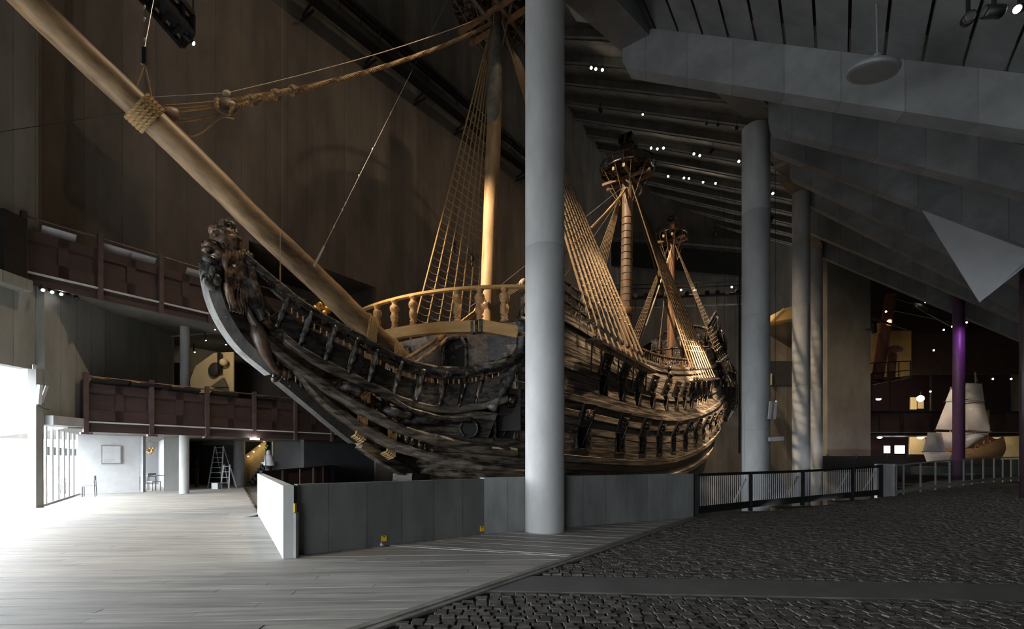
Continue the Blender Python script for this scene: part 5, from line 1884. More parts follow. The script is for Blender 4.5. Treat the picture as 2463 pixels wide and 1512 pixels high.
# ================================================================= FENCES
fence = empty('bar_fence', FN[0], 'black steel fence of thin upright bars beside the parapet', 'fence')
pts_ = FN
segs = list(zip(FN, FN[1:]))
for a, b in segs:
    za, zb_ = zf(a.x, a.y), zf(b.x, b.y)
    d = (b - a).normalized(); L = (b - a).length
    obj('top_rail', M().bar((a.x, a.y, za + 1.13), (b.x, b.y, zb_ + 1.13), .07, .08), STEEL, fence)
    obj('bottom_plate', M().bar((a.x, a.y, za + .18), (b.x, b.y, zb_ + .18), .05, .2), STEEL, fence)
    obj('post', M().box(a.x - .05, a.x + .05, a.y - .05, a.y + .05, za - .02, za + 1.17), STEEL, fence)
    n = int(L / .105)
    for i in range(1, n):
        p = a + (b - a) * (i / n)
        z = za + (zb_ - za) * i / n
        obj('bar', M().rod((p.x, p.y, z + .26), (p.x, p.y, z + 1.1), .011, 6), GREYM, fence)
    w = Vector((-d.y, d.x, 0))
    obj('brace', M().bar(b + w * .1 - d * .9 + Vector((0, 0, za + .1)), b + w * .1 - d * .1 + Vector((0, 0, zb_ + .95)), .05, .05), GREYM, fence)
e = FN[-1]
obj('post', M().box(e.x - .06, e.x + .06, e.y - .06, e.y + .06, zf(e.x, e.y) - .02, zf(e.x, e.y) + 1.2), STEEL, fence)
cp = V2(13.95, 17.75)
m = M(); z = zf(cp.x, cp.y)
m.prism([V2(13.68, 17.6, z - .1), V2(14.3, 17.75, z - .1), V2(14.2, 18.1, z - .1), V2(13.6, 17.95, z - .1)], (0, 0, 1.3))
struct('column_stub', m, CONC, 'low square concrete post between bar fence and glass railing')
gr = empty('glass_railing', (14.3, 17.8, .2), 'grey framed glass railing leading away past the purple post', 'railing')
GP = [PF(2150, 1203 - 0, .20)]
base = [(2150, 1196), (2173, 1192), (2214, 1188), (2250, 1184), (2284, 1180), (2318, 1175), (2338, 1172), (2365, 1168), (2391, 1164), (2412, 1161), (2432, 1157), (2452, 1153)]
# straight run in plan from the stub onward
g0, g1 = V2(14.35, 17.8), V2(24.6, 23.2)
def gpt(px):
    r = (px - CX) / F
    d = g1 - g0
    t = (r * g0.y - g0.x) / (d.x - r * d.y)
    return g0 + d * t
gp = [gpt(px) for px, _ in base]
for a, b in zip(gp, gp[1:]):
    za, zb_ = zf(a.x, a.y), zf(b.x, b.y)
    obj('glass_pane', M().bar((a.x, a.y, za + .62), (b.x, b.y, zb_ + .62), .012, .92), GLASS, gr)
    obj('top_rail', M().bar((a.x, a.y, za + 1.13), (b.x, b.y, zb_ + 1.13), .07, .05), GREYM, gr)
    obj('bottom_rail', M().bar((a.x, a.y, za + .14), (b.x, b.y, zb_ + .14), .05, .12), GREYM, gr)
for a in gp:
    z = zf(a.x, a.y)
    obj('stanchion', M().box(a.x - .022, a.x + .022, a.y - .022, a.y + .022, z - .02, z + 1.12), GREYM, gr)

# purple post, plum post and white sail panel
c = V2((2306 - CX) * 25.2 / F, 25.2)
struct('column', M().lathe((c.x, c.y, zf(c.x, c.y) - .1), [(.255, 0), (.255, 12.6)], 28), PURPLE, 'slim purple lit post beside the white hanging panel', smooth=True)
c = V2((2464 - CX) * 15.5 / F, 15.5)
struct('column', M().lathe((c.x, c.y, zf(c.x, c.y) - .1), [(.12, 0), (.12, 8.2)], 20), DPURPLE, 'dark plum post at the very edge of the picture', smooth=True)
kp = [P(2217, 503, 15.5), P(2700, 420, 13.0), P(2700, 455, 13.2), P(2356, 727, 14.8)]
nrm = (kp[1] - kp[0]).cross(kp[3] - kp[0]).normalized() * .05
obj('hanging_sail_panel', M().prism(kp, nrm), PANELW, None, label='white angular panel like a sail hanging under the beams', cat='panel')

# ================================================================= FAR SIDE OF THE HALL
m = M(); m.box((2040 - CX) * 46 / F, 62, 46, 46.5, -6, 22)
struct('wall_museum', m, DPURPLE, 'dark plum museum wall behind the model ship')
def frombox(name, px0, px1, py0, py1, Y, dep, mt, label, cat=None, kind=None, parent=None):
    a, b = P(px0, py1, Y), P(px1, py0, Y)
    m = M().box(a.x, b.x, Y, Y + dep, a.z, b.z)
    return obj(name, m, mt, parent, False, label, cat, None, kind)
fb = empty('gallery_balcony', P(2062, 1044, 37), 'dark red gallery balcony across the far museum wall', 'balcony')
for i in range(8):
    x0 = 2064 + i * 51
    frombox('balcony_panel', x0, x0 + 49, 992, 1042, 37, .1, OXIDE, None, parent=fb)
frombox('balcony_floor', 2060, 2475, 1041, 1047, 36.8, 2.4, BLACK, None, parent=fb)
frombox('balcony_rail', 2060, 2475, 988, 992, 36.9, .1, BLACK, None, parent=fb)
frombox('upper_fascia', 2190, 2475, 800, 900, 41, .3, OXIDE, None, parent=fb)
frombox('balcony_light_line', 2062, 2475, 1038.5, 1040, 36.95, .03, GREYM, None, parent=fb)
for px in (2068, 2095, 2140, 2240):
    frombox('gallery_post', px, px + 4, 900, 1042, 37.2, .15, OXIDE_POST, None, parent=fb)
# slanting look-out with the red timbers
lk_ = empty('lookout_platform', P(2055, 930, 36), 'small dark railed platform below the red timbers', 'platform')
obj('platform_floor', M().prism([P(2052, 933, 35.6), P(2165, 912, 36), P(2190, 908, 39), P(2080, 930, 39)], (0, 0, .2)), OXIDE, lk_)
for a, b in (((2052, 880), (2105, 872)), ((2105, 872), (2190, 868)), ((2052, 905), (2105, 897)), ((2105, 897), (2190, 890))):
    obj('platform_rail', M().rod(P(a[0], a[1], 35.8), P(b[0], b[1], 36), .04, 6), BLACK, lk_)
for px in (2052, 2076, 2105, 2135, 2162, 2190):
    obj('platform_post', M().rod(P(px, 932 - (px - 2052) * .17, 35.9), P(px, 879 - (px - 2052) * .08, 35.9), .04, 6), BLACK, lk_)
obj('platform_leg', M().rod(P(2072, 930, 36.2), P(2072, 1042, 36.2), .06, 8), BLACK, lk_)
obj('timber_post', M().tube([P(2110, 912, 37), P(2128, 800, 37), P(2143, 708, 37)], lambda t: .40 - .06 * t, 12).rough(.03, 2), REDW, None, True, 'tall leaning red timber post on the look-out platform', 'post')
mp = empty('mushroom_post', P(2148, 910, 37.6), 'short red timber post with broad rounded cap', 'post')
obj('post_shaft', M().tube([P(2143, 910, 37.6), P(2147, 845, 37.6)], .28, 12), REDW, mp, True)
cc = P(2150, 842, 37.6)
obj('post_cap', M().ell(cc, Vector((.58, 0, 0)), Vector((0, .58, 0)), Vector((0, 0, .36)), 16, 10), REDW, mp, True)
frombox('yellow_lit_panel', 2092, 2192, 795, 905, 40, .2, OCHRE, 'ochre lit wall panel behind the red timbers', 'panel')
bw = empty('ceiling_grid', P(2100, 760, 38), 'dark ceiling lighting frame above the far gallery', 'rig')
for a, b in (((2150, 715), (2440, 800)), ((2150, 745), (2300, 775)), ((2200, 735), (2300, 790)), ((2095, 765), (2180, 790))):
    obj('frame_bar', M().bar(P(a[0], a[1], 36), P(b[0], b[1], 37), .12, .14), BLACK, bw)
for i in range(9):
    x = 2165 + i * 32
    obj('frame_drop', M().rod(P(x, 722 + i * 9.4, 36.2), P(x, 742 + i * 9.4, 36.2), .03, 5), BLACK, bw)
for px, py, lab in ((2131, 749, 'small lamp above the leaning red timber'), (2226, 726, 'small lamp on top bar of the far lighting frame'), (2270, 793, 'bright small lamp left of the purple post'), (2290, 785, 'fainter small lamp just left of the purple post'), (2325, 775, 'small lamp right of the purple post'),
                    (2246, 842, 'tiny lamp below the lighting frame'), (2238, 941, 'tiny lamp left of the purple post over the model'), (2388, 911, 'tiny lamp above the model ship stern'), (2432, 911, 'tiny lamp near the plum post')):
    p = P(px, py, 36)
    lampthing('gallery_lamp', p, p + Vector((-.4, -1, -.6)), lab, None, r=.075, L=.2, up=.2, cat='lamp')
tl = empty('triple_lamp_cluster', P(2098, 790, 34), 'cluster of small gilt lamps beside the concrete pier', 'lamp')
obj('lamp_arm', M().bar(P(2080, 792, 35.2), P(2104, 790, 33.8), .08, .08), BLACK, tl)
for i in range(3):
    for j in range(2):
        p = P(2100 + j * 10, 782 + i * 8, 33.5)
        obj('lamp_drum', M().lathe(p, [(.10, 0), (.13, .05), (.13, .2), (.1, .22)], 12, axis=(0, -1, 0)), GILT if j else BLACK, tl)
for py, lab in ((958, 'upper warm globe lamp on the far gallery'), (1048, 'lower warm globe lamp beside the model ship')):
    p = P(2214, py, 40)
    g = empty('globe_lamp', p, lab, 'lamp')
    obj('globe', M().ell(p, Vector((.26, 0, 0)), Vector((0, .26, 0)), Vector((0, 0, .26)), 16, 12), E_GLOBE, g, True)
    obj('globe_fitting', M().rod(p + UZ * .22, p + UZ * .6, .05, 8), BLACK, g)
    pointl('globe_light', p + Vector((0, -.5, 0)), 60, (1, .78, .45), .25)
for px, py, lab in ((2113, 958, 'white downlight on the upper far gallery'), (2116, 1050, 'white downlight on the lower far gallery')):
    p = P(px, py, 39.6)
    g = empty('downlight', p, lab, 'lamp')
    obj('downlight_body', M().lathe(p, [(.2, .12), (.22, .05), (.22, -.02)], 14), BLACK, g)
    obj('downlight_lens', M().ell(p - UZ * .04, Vector((.18, 0, 0)), Vector((0, .18, 0)), UZ * .1, 12, 8), E_DAY, g, True)
for q in ((2190, 2205, 955, 984, 'cream lit window pane left of the upper globe lamp'), (2209, 2222, 955, 982, 'narrow cream lit window pane beside the upper globe lamp')):
    frombox('cream_panel', q[0], q[1], q[2], q[3], 41, .1, CREAM, q[4], 'panel')  # plain cream panels that give off no light
frombox('cream_panel', 2188, 2226, 1046, 1092, 41, .1, CREAM, 'tall cream lit wall panel beneath the lower globe lamp', 'panel')
s1 = frombox('wall_screen', 2128, 2141, 1072, 1089, 41, .1, E_SCR, 'small glowing white screen, narrow one on the far wall', 'screen')
s2 = frombox('wall_screen', 2154, 2176, 1071, 1090, 41, .1, E_SCR, 'wider glowing screen with patchy picture on the far wall', 'screen')
dk_ = frombox('dark_counter', 1976, 2195, 1096, 1135, 33, 1.2, BLACK, 'long black counter behind the fence', 'counter')
for px in (1990, 2060, 2135, 2185):
    obj('counter_post', M().rod(P(px, 1100, 33), P(px, 1092, 33), .05, 6), BLACK, dk_)
hs = empty('model_house', P(2385, 1100, 42), 'small pink gabled house front behind the model ship', 'model')
a, b = P(2372, 1103, 42), P(2396, 1055, 42)
obj('house_wall', M().box(a.x, b.x + .2, 42, 42.4, a.z, b.z), REDW, hs)
obj('house_gable', M().prism([P(2366, 1063, 41.9), P(2402, 1063, 41.9), P(2384, 1048, 41.9)], (0, .5, 0)), REDW, hs)
obj('house_door', M().box(a.x + .25, b.x - .1, 41.9, 42, a.z, b.z - .5), BLACK, hs)
frombox('diorama_wall', 2366, 2455, 1042, 1105, 43.5, .2, CREAM, 'softly lit cream diorama wall behind the small house', 'panel')

# ---- rigged model ship with white sails
MY = 31.0
mo = P(2312, 1108, MY)
mo.z = zf(mo.x, mo.y)
mdl = empty('model_ship', mo, 'rigged model of the warship under full white sails', 'model ship')
def MSP(px, py, dy=0.0): return P(px, py, MY + dy)
hullm = M()
rws = []
for i in range(15):
    t = i / 14
    px = 2258 + (2388 - 2258) * t
    yb = 1112 + 8 * math.sin(t * 3.1)
    yt = 1078 - 30 * max(0, t - .45) ** 1.3 * 2.2 - 10 * max(0, .2 - t)
    wv = .62 * math.sin(min(1, t * 1.7 + .12) * 1.57) * (1 if t < .8 else 1 - (t - .8) * .6)
    top_, bot_ = MSP(px, yt, 2.2 * t), MSP(px, yb, 2.2 * t)
    r_ = []
    for k in range(7):
        a = k / 6
        zc = top_ + (bot_ - top_) * a
        w_ = wv * (0.85 + .35 * math.sin(a * 2.2)) * (1 - a ** 3 * .7)
        r_.append(zc + Vector((.55 * w_, -w_, 0)))
    rws.append(r_ + [q + Vector((-.8 * wv, 1.2 * wv, 0)) for q in reversed(r_)])
hullm.grid(rws)
obj('model_hull', hullm.rough(.04, 5), pbr('golden_model_hull', (.50, .29, .11), .5, amt=.5, scale=9, stretch=(1, 1, 3), bump=.5, bdist=.03, col2=(.66, .43, .2)), mdl, True)
st = M()
for i in range(16):
    st.ell(MSP(2375 + R.uniform(-8, 12), 1072 + R.uniform(-12, 30), 2.1), Vector((.12, 0, 0)), Vector((0, .1, 0)), Vector((0, 0, .14)), 8, 6)
obj('model_stern_carving', st.rough(.05, 5), pbr('pink_model_carving', (.55, .25, .17), .5, amt=.4, scale=8, bump=.4), mdl, True)
for px, y0, y1, dy in ((2285, 1100, 930, .3), (2345, 1085, 897, 1.1), (2376, 1062, 985, 1.9)):
    obj('model_mast', M().rod(MSP(px, y0, dy), MSP(px + 2, y1, dy), .045, 8), SPAR, mdl)
obj('model_bowsprit', M().rod(MSP(2275, 1100, .2), MSP(2232, 1040, -.4), .04, 6), SPAR, mdl)
def sail(c4, dy, bulge, mt=SAILM, n=10):
    a, b, c_, d = [MSP(px, py, dy) for px, py in c4]
    rw = []
    for j in range(n):
        v = j / (n - 1)
        l, r2 = a + (d - a) * v, b + (c_ - b) * v
        rw.append([l + (r2 - l) * (i / (n - 1)) + Vector((-.5, -.8, 0)) * bulge * math.sin(math.pi * i / (n - 1)) * math.sin(math.pi * (.15 + .8 * v)) for i in range(n)])
    g = M().grid(rw)
    back = [p + Vector((.01, .025, 0)) for p in g.v]
    k = len(g.v)
    fs = [tuple(reversed([q + k for q in f])) for f in g.f]
    g2 = M(); g2.v = g.v + back; g2.f = g.f + fs
    return obj('model_sail', g2, mt, mdl, True)
sail(((2324, 921), (2362, 923), (2368, 965), (2316, 959)), .9, .25)
sail(((2286, 936), (2318, 934), (2322, 966), (2274, 965)), .2, .22)
sail(((2316, 962), (2367, 966), (2382, 1038), (2312, 1032)), .95, .45)
sail(((2276, 967), (2320, 967), (2328, 1034), (2250, 1032)), .25, .4)
sail(((2252, 1038), (2325, 1040), (2318, 1085), (2250, 1086)), .3, .35)
sail(((2318, 1040), (2378, 1042), (2352, 1062), (2318, 1080)), .9, .3)
sail(((2232, 1040), (2264, 1040), (2276, 1086), (2220, 1084)), -.5, .25, pbr('shaded_sail_cloth', (.42, .42, .43), .85, amt=.12, scale=8, bump=.3, bdist=.02))  # grey copy of the cloth, this sail's shadow put into its colour
sail(((2220, 1086), (2290, 1086), (2282, 1110), (2230, 1112)), -.4, .25)
sail(((2370, 986), (2373, 986), (2382, 1030), (2374, 1032)), 1.9, .05)
for a, b, dy in (((2322, 921), (2364, 923), .95), ((2270, 966), (2370, 966), .6), ((2246, 1034), (2386, 1038), .6), ((2218, 1086), (2292, 1086), -.4)):
    obj('model_yard', M().rod(MSP(*a, dy), MSP(*b, dy), .035, 6), SPAR_M, mdl)
obj('model_pennant', M().prism([MSP(2345, 893, 1.1), MSP(2349, 905, 1.1), MSP(2352, 918, 1.1), MSP(2345, 915, 1.1)], (0, .02, 0)), PANELW, mdl)
fx = mo
obj('model_plinth', M().box(mo.x - 1.6, mo.x + 2.4, mo.y - .3, mo.y + 2.6, mo.z, EYE - 20 * MY / F), DGREY, mdl)

# ---- truss with rows of projectors behind the masts
ty = 55
tr_ = empty('projector_truss', P(1400, 720, ty), 'long dark truss with rows of round projectors behind the masts', 'truss')
for y0, y1, rr in ((745, 730, .12), (722, 706, .22), (700, 686, .06), (690, 676, .05)):
    obj('truss_tube', M().rod(P(1440, y0 - 3, ty), P(1795, y1, ty + .5), rr, 8), GREYM if rr == .12 else STEEL, tr_)
for i in range(14):
    px = 1455 + i * 24.5
    py = 722 - (px - 1350) * .036
    p = P(px, py - 6, ty - .3)
    obj('projector', M().lathe(p, [(.18, 0), (.26, .12), (.26, .3)], 12, axis=(-.2, -1, -.4)), BLACK if i % 3 else GREYM, tr_)
    if i % 2:
        obj('truss_drop', M().rod(P(px, 748 - (px - 1350) * .034, ty), P(px, 690 - (px - 1350) * .03, ty), .04, 5), STEEL, tr_)
obj('truss_leg', M().rod(P(1779, 620, ty), P(1779, 1090, ty), .12, 8), BLACK, tr_)
cb = empty('lit_cabin', P(1890, 770, 42), 'warm lit slanted cabin corner between the columns', 'cabin')
obj('cabin_wall', M().prism([P(1852, 774, 42), P(1910, 765, 42), P(1910, 735, 42), P(1884, 742, 42)], (0, 1.99, 0)), OCHRE, cb)
obj('cabin_edge', M().rod(P(1852, 774, 41.9), P(1884, 742, 41.9), .05, 6), CREAM, cb)
m = M(); m.box(P(1845, 900, 44).x, P(2000, 900, 44).x, 44, 44.5, -6, P(0, 775, 44).z)
struct('wall_far_gallery', m, CONC_W, 'dim brown gallery wall between the slim columns')
gw = frombox('gallery_opening', 1852, 1910, 868, 925, 43.85, .14, DGREY, 'grey lit gallery opening between the columns', 'panel')
frombox('opening_post', 1853, 1857, 898, 925, 43.6, .1, CREAM, None, parent=gw)
frombox('lit_slot', 1974, 1983, 960, 1005, 43.85, .14, CREAM, 'narrow cream lit slot beside the slimmest column', 'panel')
frombox('lit_slot', 1974, 2000, 1145, 1165, 43.85, .14, CREAM, 'small lit opening seen through the fence bars', 'panel')
# steel bands and lamps on the second column
for z, nm in ((3.45, 0), (2.1, 1)):
    pass
cb2 = empty('column_lamp', (c2.x, c2.y, P(0, 975, 14.9).z), 'metal lamp bracket strapped high round the second column', 'lamp')
obj('strap', M().lathe((c2.x, c2.y, P(0, 991, 14.5).z), [(.405, 0), (.412, .01), (.412, .05), (.405, .06)], 32), GREYM, cb2)
for px in (1850, 1862):
    obj('lamp_tube', M().bar(P(px, 1008, 14.6), P(px + 4, 965, 14.6), .07, .07), GREYM, cb2)
cb3 = empty('column_box', (c2.x, c2.y, P(0, 1060, 14.9).z), 'small metal box strapped low round the second column', 'box')
obj('strap', M().lathe((c2.x, c2.y, P(0, 1062, 14.5).z), [(.405, 0), (.412, .01), (.412, .05), (.405, .06)], 32), GREYM, cb3)
obj('box_body', M().bar(P(1850, 1056, 14.5), P(1884, 1054, 14.5), .1, .12), GREYM, cb3)
obj('conduit', M().rod(P(1790, 990, 14.6), P(1790, 1135, 14.6), .012, 6), GREYM, cb3)

# ================================================================= GROUND FLOOR CAFE
def cafe_table(c, label):
    t = empty('cafe_table', c, label, 'table')
    obj('table_top', M().box(c.x - .45, c.x + .45, c.y - .35, c.y + .35, .72, .75), GREYM, t)
    for sx in (-1, 1):
        for sy in (-1, 1):
            obj('leg', M().rod((c.x + sx * .4, c.y + sy * .3, 0), (c.x + sx * .4, c.y + sy * .3, .72), .018, 6), BLACK, t)
def cafe_chair(c, rz, label, mt=GREYM):
    t = empty('cafe_chair', (0, 0, 0), label, 'chair', 'cafe chairs by the bright window')
    obj('seat', M().box(-.2, .2, -.2, .2, .43, .46), mt, t)
    obj('backrest', M().box(-.2, .2, .17, .2, .68, .86), mt, t)
    for sx in (-1, 1):
        obj('leg', M().rod((sx * .18, -.18, 0), (sx * .18, -.18, .44), .014, 6), BLACK, t)
        obj('leg', M().rod((sx * .19, .22, 0), (sx * .18, .18, .86), .014, 6), BLACK, t)
    t.location = c
    t.rotation_euler = (0, 0, rz)
tc = PF(193, 1186)
cafe_table(tc, 'slim cafe table before the bright glazing')
cafe_chair(PF(163, 1185), 2.2, 'cafe chair at the window side of the slim table')
cafe_chair(PF(214, 1194), -1.0, 'cafe chair at the wall side of the slim table')
tc = PF(352, 1180)
cafe_table(V2(tc.x - .05, tc.y + .45), 'pale cafe table glimpsed behind the slim post')
cafe_chair(V2(tc.x + .3, tc.y + .1), 1.2, 'dark cafe chair beside the narrow concrete pier')
ib = empty('information_board', P(297, 1093, 21.8), 'white framed information board on the bright cafe wall', 'board')
gdv = (G3 - G2).normalized(); gn_ = Vector((gdv.y, -gdv.x, 0))
pc = G2 + (G3 - G2) * .52 + gn_ * .1
obj('board_frame', M().obox(Vector((pc.x, pc.y, 1.75)), gdv * .36, gn_ * .035, UZ * .42), GREYM, ib)
obj('board_sheet', M().obox(Vector((pc.x, pc.y, 1.75)) + gn_ * .04, gdv * .32, gn_ * .004, UZ * .38), WHITE, ib)
for k in range(3):
    obj('text_line', M().obox(Vector((pc.x, pc.y, 1.52 - .07 * k)) + gn_ * .046 - gdv * (.08 + .04 * k), gdv * (.2 - .04 * k), gn_ * .003, UZ * .012), PANELW, ib)
fl_ = empty('dried_flowers', P(360, 1075, 23), 'orange and grey dried flower bunch hanging in the cafe', 'flowers')
for i in range(22):
    a = P(363, 1086, 22.8)
    b = a + Vector((R.uniform(-.32, .18), R.uniform(-.1, .1), R.uniform(.05, .62)))
    obj('flower_stem', M().rod(a, b, .008, 4), REDW if i % 3 else GREYM, fl_)
for i in range(8):
    a = P(363 + R.uniform(-7, 6), 1084 + R.uniform(-8, 5), 22.8)
    obj('flower_head', M().ell(a, Vector((.06, 0, 0)), Vector((0, .05, 0)), Vector((0, 0, .07)), 8, 6), GILT, fl_, True)
# dark roller shutters and doors of the back wall
for i, (x0, x1, y0, y1, lab) in enumerate(((388, 431, 1062, 1176, 'dark roller shutter left of the slim pale column'), (492, 560, 1070, 1168, 'dark roller shutter behind the ladders'))):
    rt = empty('roller_shutter', P(x0, y1, 28.6), lab, 'shutter')
    n = 9
    for k in range(n):
        ya, yb = y0 + (y1 - y0) * k / n, y0 + (y1 - y0) * (k + .93) / n
        a, b = P(x0, yb, 28.8), P(x1, ya, 28.8)
        obj('slat', M().box(a.x, b.x, 28.8, 28.86, max(0, a.z), b.z), DGREY, rt)
    a, b = P(x0 - 2, y0, 28.7), P(x1 + 2, y0 - 9, 28.7)
    obj('shutter_box', M().box(a.x, b.x, 28.6, 28.9, a.z, b.z), CONC_R, rt)
# step ladders
def ladder(px, pyb, Y, h, w, label):
    b0 = P(px, pyb, Y); b0.z = 0
    t = empty('step_ladder', b0, label, 'ladder')
    for sx in (-1, 1):
        obj('ladder_stile', M().bar(b0 + Vector((sx * w / 2, -.35 * h * .5, 0)), b0 + Vector((sx * w * .32, 0, h)), .06, .035), GREYM, t)
        obj('ladder_back_leg', M().bar(b0 + Vector((sx * w / 2 + h * .16, .3 * h * .5, 0)), b0 + Vector((sx * w * .3, 0.02, h)), .045, .03), GREYM, t)
    n = int(h / .28)
    for i in range(1, n + 1):
        f = i / (n + .3)
        ww = w * (1 - .36 * f)
        p = b0 + Vector((0, -.175 * h * (1 - f), h * f))
        obj('tread', M().obox(p, Vector((ww / 2, 0, 0)), Vector((0, .05, 0)), UZ * .012), GREYM, t)
ladder(527, 1164, 26.2, 2.25, .72, 'tall aluminium step ladder before the dark shutter')
ladder(546, 1166, 25.4, 1.25, .45, 'short aluminium step ladder beside the tall one')
bx = P(522, 1158, 24.8)
obj('white_carton', M().box(bx.x - .16, bx.x + .16, 24.6, 24.9, 0, .32), CONC_PALE, None, label='small pale carton at the foot of the ladders', cat='box')
cg = P(473, 1170, 26.4)
bt = empty('copper_dispenser', (cg.x, cg.y, 0), 'slim copper and black dispenser column by the dark wall', 'dispenser')
obj('copper_tube', M().lathe((cg.x, cg.y, 0), [(.13, 0), (.13, .05), (.1, .06), (.1, 1.05)], 16), pbr('copper', (.62, .26, .10), .3, metal=.9, amt=.4, scale=6, stretch=(6, 6, .6), bump=0), bt, True)
obj('black_top', M().lathe((cg.x, cg.y, 1.06), [(.1, 0), (.11, .2), (.09, .9)], 14), BLACK, bt, True)
# lit stair behind the column
stw = empty('lit_stair', P(590, 1168, 28.6), 'stair wall with a slanting row of small warm lamps', 'stair')
obj('stair_wall', M().prism([P(590, 1094, 28.9), P(640, 1056, 28.9), P(640, 1168, 28.9), P(590, 1168, 28.9)], (0, .1, 0)), STAIRW, stw)
for i in range(8):
    x = 592 + i * 6.2
    a, b = P(x, 1166 - i * 8, 28.4), P(x + 6.2, 1166 - i * 8 - 8, 28.4)
    obj('stair_step', M().box(a.x, b.x + .1, 28.2, 28.85, max(0, a.z - .3), a.z + .02), BLACK, stw)
for px, py in ((597, 1097), (610, 1086), (624, 1072), (635, 1060)):
    p = P(px, py, 28.7)
    obj('step_lamp', M().ell(p, Vector((.05, 0, 0)), Vector((0, .04, 0)), Vector((0, 0, .03)), 8, 6), E_STEP, stw, True)
    pointl('stair_light', p + Vector((0, -.12, -.1)), 2.2, (1, .75, .35), .05)
# white draped figure on a dark stand with yellow blossoms
fg_ = P(647, 1140, 25.5)
wf = empty('draped_figure', (fg_.x, fg_.y, 0), 'white draped figure on a dark stand before the charcoal wall', 'statue')
obj('stand', M().lathe((fg_.x, fg_.y, 0), [(.2, 0), (.2, .05), (.17, .06), (.16, .9), (.2, 1.25)], 14), BLACK, wf, True)
g = M().lathe((fg_.x, fg_.y, 1.2), [(.26, 0), (.28, .05), (.22, .25), (.2, .42), (.16, .55), (.07, .62)], 16)
g.ell((fg_.x - .02, fg_.y, 1.92), (.11, 0, 0), (0, .12, 0), (0, 0, .15), 12, 9)
g.ell((fg_.x - .22, fg_.y - .08, 1.36), (.16, 0, 0), (0, .07, 0), (0, 0, .06), 10, 7)
obj('drapery', g.rough(.03, 5), WHITE, wf, True)
yb = P(639, 1076, 25.2)
yf = empty('yellow_blossoms', yb, 'yellow green blossoms beside the white draped figure', 'flowers')
for i in range(10):
    p = yb + Vector((R.uniform(-.1, .1), R.uniform(-.05, .05), R.uniform(-.14, .14)))
    obj('blossom', M().ell(p, Vector((.05, 0, 0)), Vector((0, .05, 0)), Vector((0, 0, .05)), 8, 6), pbr('blossom%d' % i, (.5, .52, .10), .6, amt=.2, bump=0) if i == 0 else bpy.data.materials['blossom0'], yf, True)
obj('blossom_stem', M().rod((yb.x, yb.y, 0), yb, .02, 5), BLACK, yf)
# charcoal partition and small lit room past the pit rail
cpn = frombox('charcoal_partition', 652, 752, 1056, 1166, 29.2, .15, DGREY, 'wide charcoal partition behind the pit rail', 'partition')
frombox('partition_edge', 654, 657, 1056, 1166, 29.15, .04, GREYM, None, parent=cpn)
rm = empty('lit_room', P(850, 1110, 33), 'small cream lit room beyond the bow', 'room')
frombox('room_wall', 806, 890, 1058, 1150, 33.5, .15, CREAM, None, parent=rm)
frombox('room_cabinet', 836, 880, 1082, 1112, 33.2, .2, PANELW, None, parent=rm)
frombox('room_picture', 838, 852, 1080, 1095, 33.0, .05, CONC_R, None, parent=rm)
frombox('room_shelf', 834, 882, 1108, 1113, 32.8, .4, BLACK, None, parent=rm)
frombox('room_desk', 818, 886, 1113, 1150, 32.2, .5, OXIDE, None, parent=rm)
frombox('room_post', 790, 812, 1056, 1150, 31.5, .4, CONC_R, None, parent=rm)
frombox('room_tag', 806, 812, 1080, 1084, 31.4, .04, YELLOW, None, parent=rm)

# ---- exhibit in the lower gallery: pale lit panel with a dark relief and ball
ex = empty('lit_exhibit', S(-6, -12.2, 3), 'pale yellow lit exhibit panel with dark shapes and a ball', 'exhibit')
pan = [P(455, 918, 24.5), P(470, 880, 24.5), P(515, 848, 24.5), P(562, 846, 24.5), P(562, 945, 24.5), P(455, 945, 24.5)]
obj('exhibit_panel', M().prism(pan, (0, .1, 0)), CREAM, ex)
obj('exhibit_hanger', M().bar(P(528, 848, 24.2), P(528, 893, 24.2), .14, .14), BLACK, ex)
obj('exhibit_ball', M().ell(P(538, 871, 24.2), (.2, 0, 0), (0, .2, 0), (0, 0, .2), 16, 12), CREAM, ex, True)
obj('exhibit_shade', M().ell(P(515, 888, 24.3), (.28, 0, .2), (0, .1, 0), (-.12, 0, .3), 14, 10), DGREY, ex, True)
obj('exhibit_block', M().prism([P(505, 930, 24.2), P(535, 908, 24.2), P(545, 930, 24.2)], (0, .2, 0)), CONC_R, ex)
frombox('gallery_door', 410, 434, 872, 945, 23.5, .1, BLACK, 'black doorway left of the lit exhibit panel', 'door')
# pale V-shaped fluorescent fittings on the facade
vl = empty('fluorescent_fitting', P(100, 950, 15.0), 'pair of pale tube lamps in a V on the concrete pier wall', 'lamp')
obj('tube_case', M().bar(P(92, 972, 14.3), P(96, 925, 14.3), .1, .1), PANELW, vl)
obj('tube_case', M().bar(P(100, 966, 14.4), P(113, 928, 14.5), .07, .07), GREYM, vl)
obj('conduit', M().tube([P(88, 950, 14.5), P(90, 975, 14.5), P(105, 982, 14.7), P(118, 985, 15.0)], .014, 6), BLACK, vl)
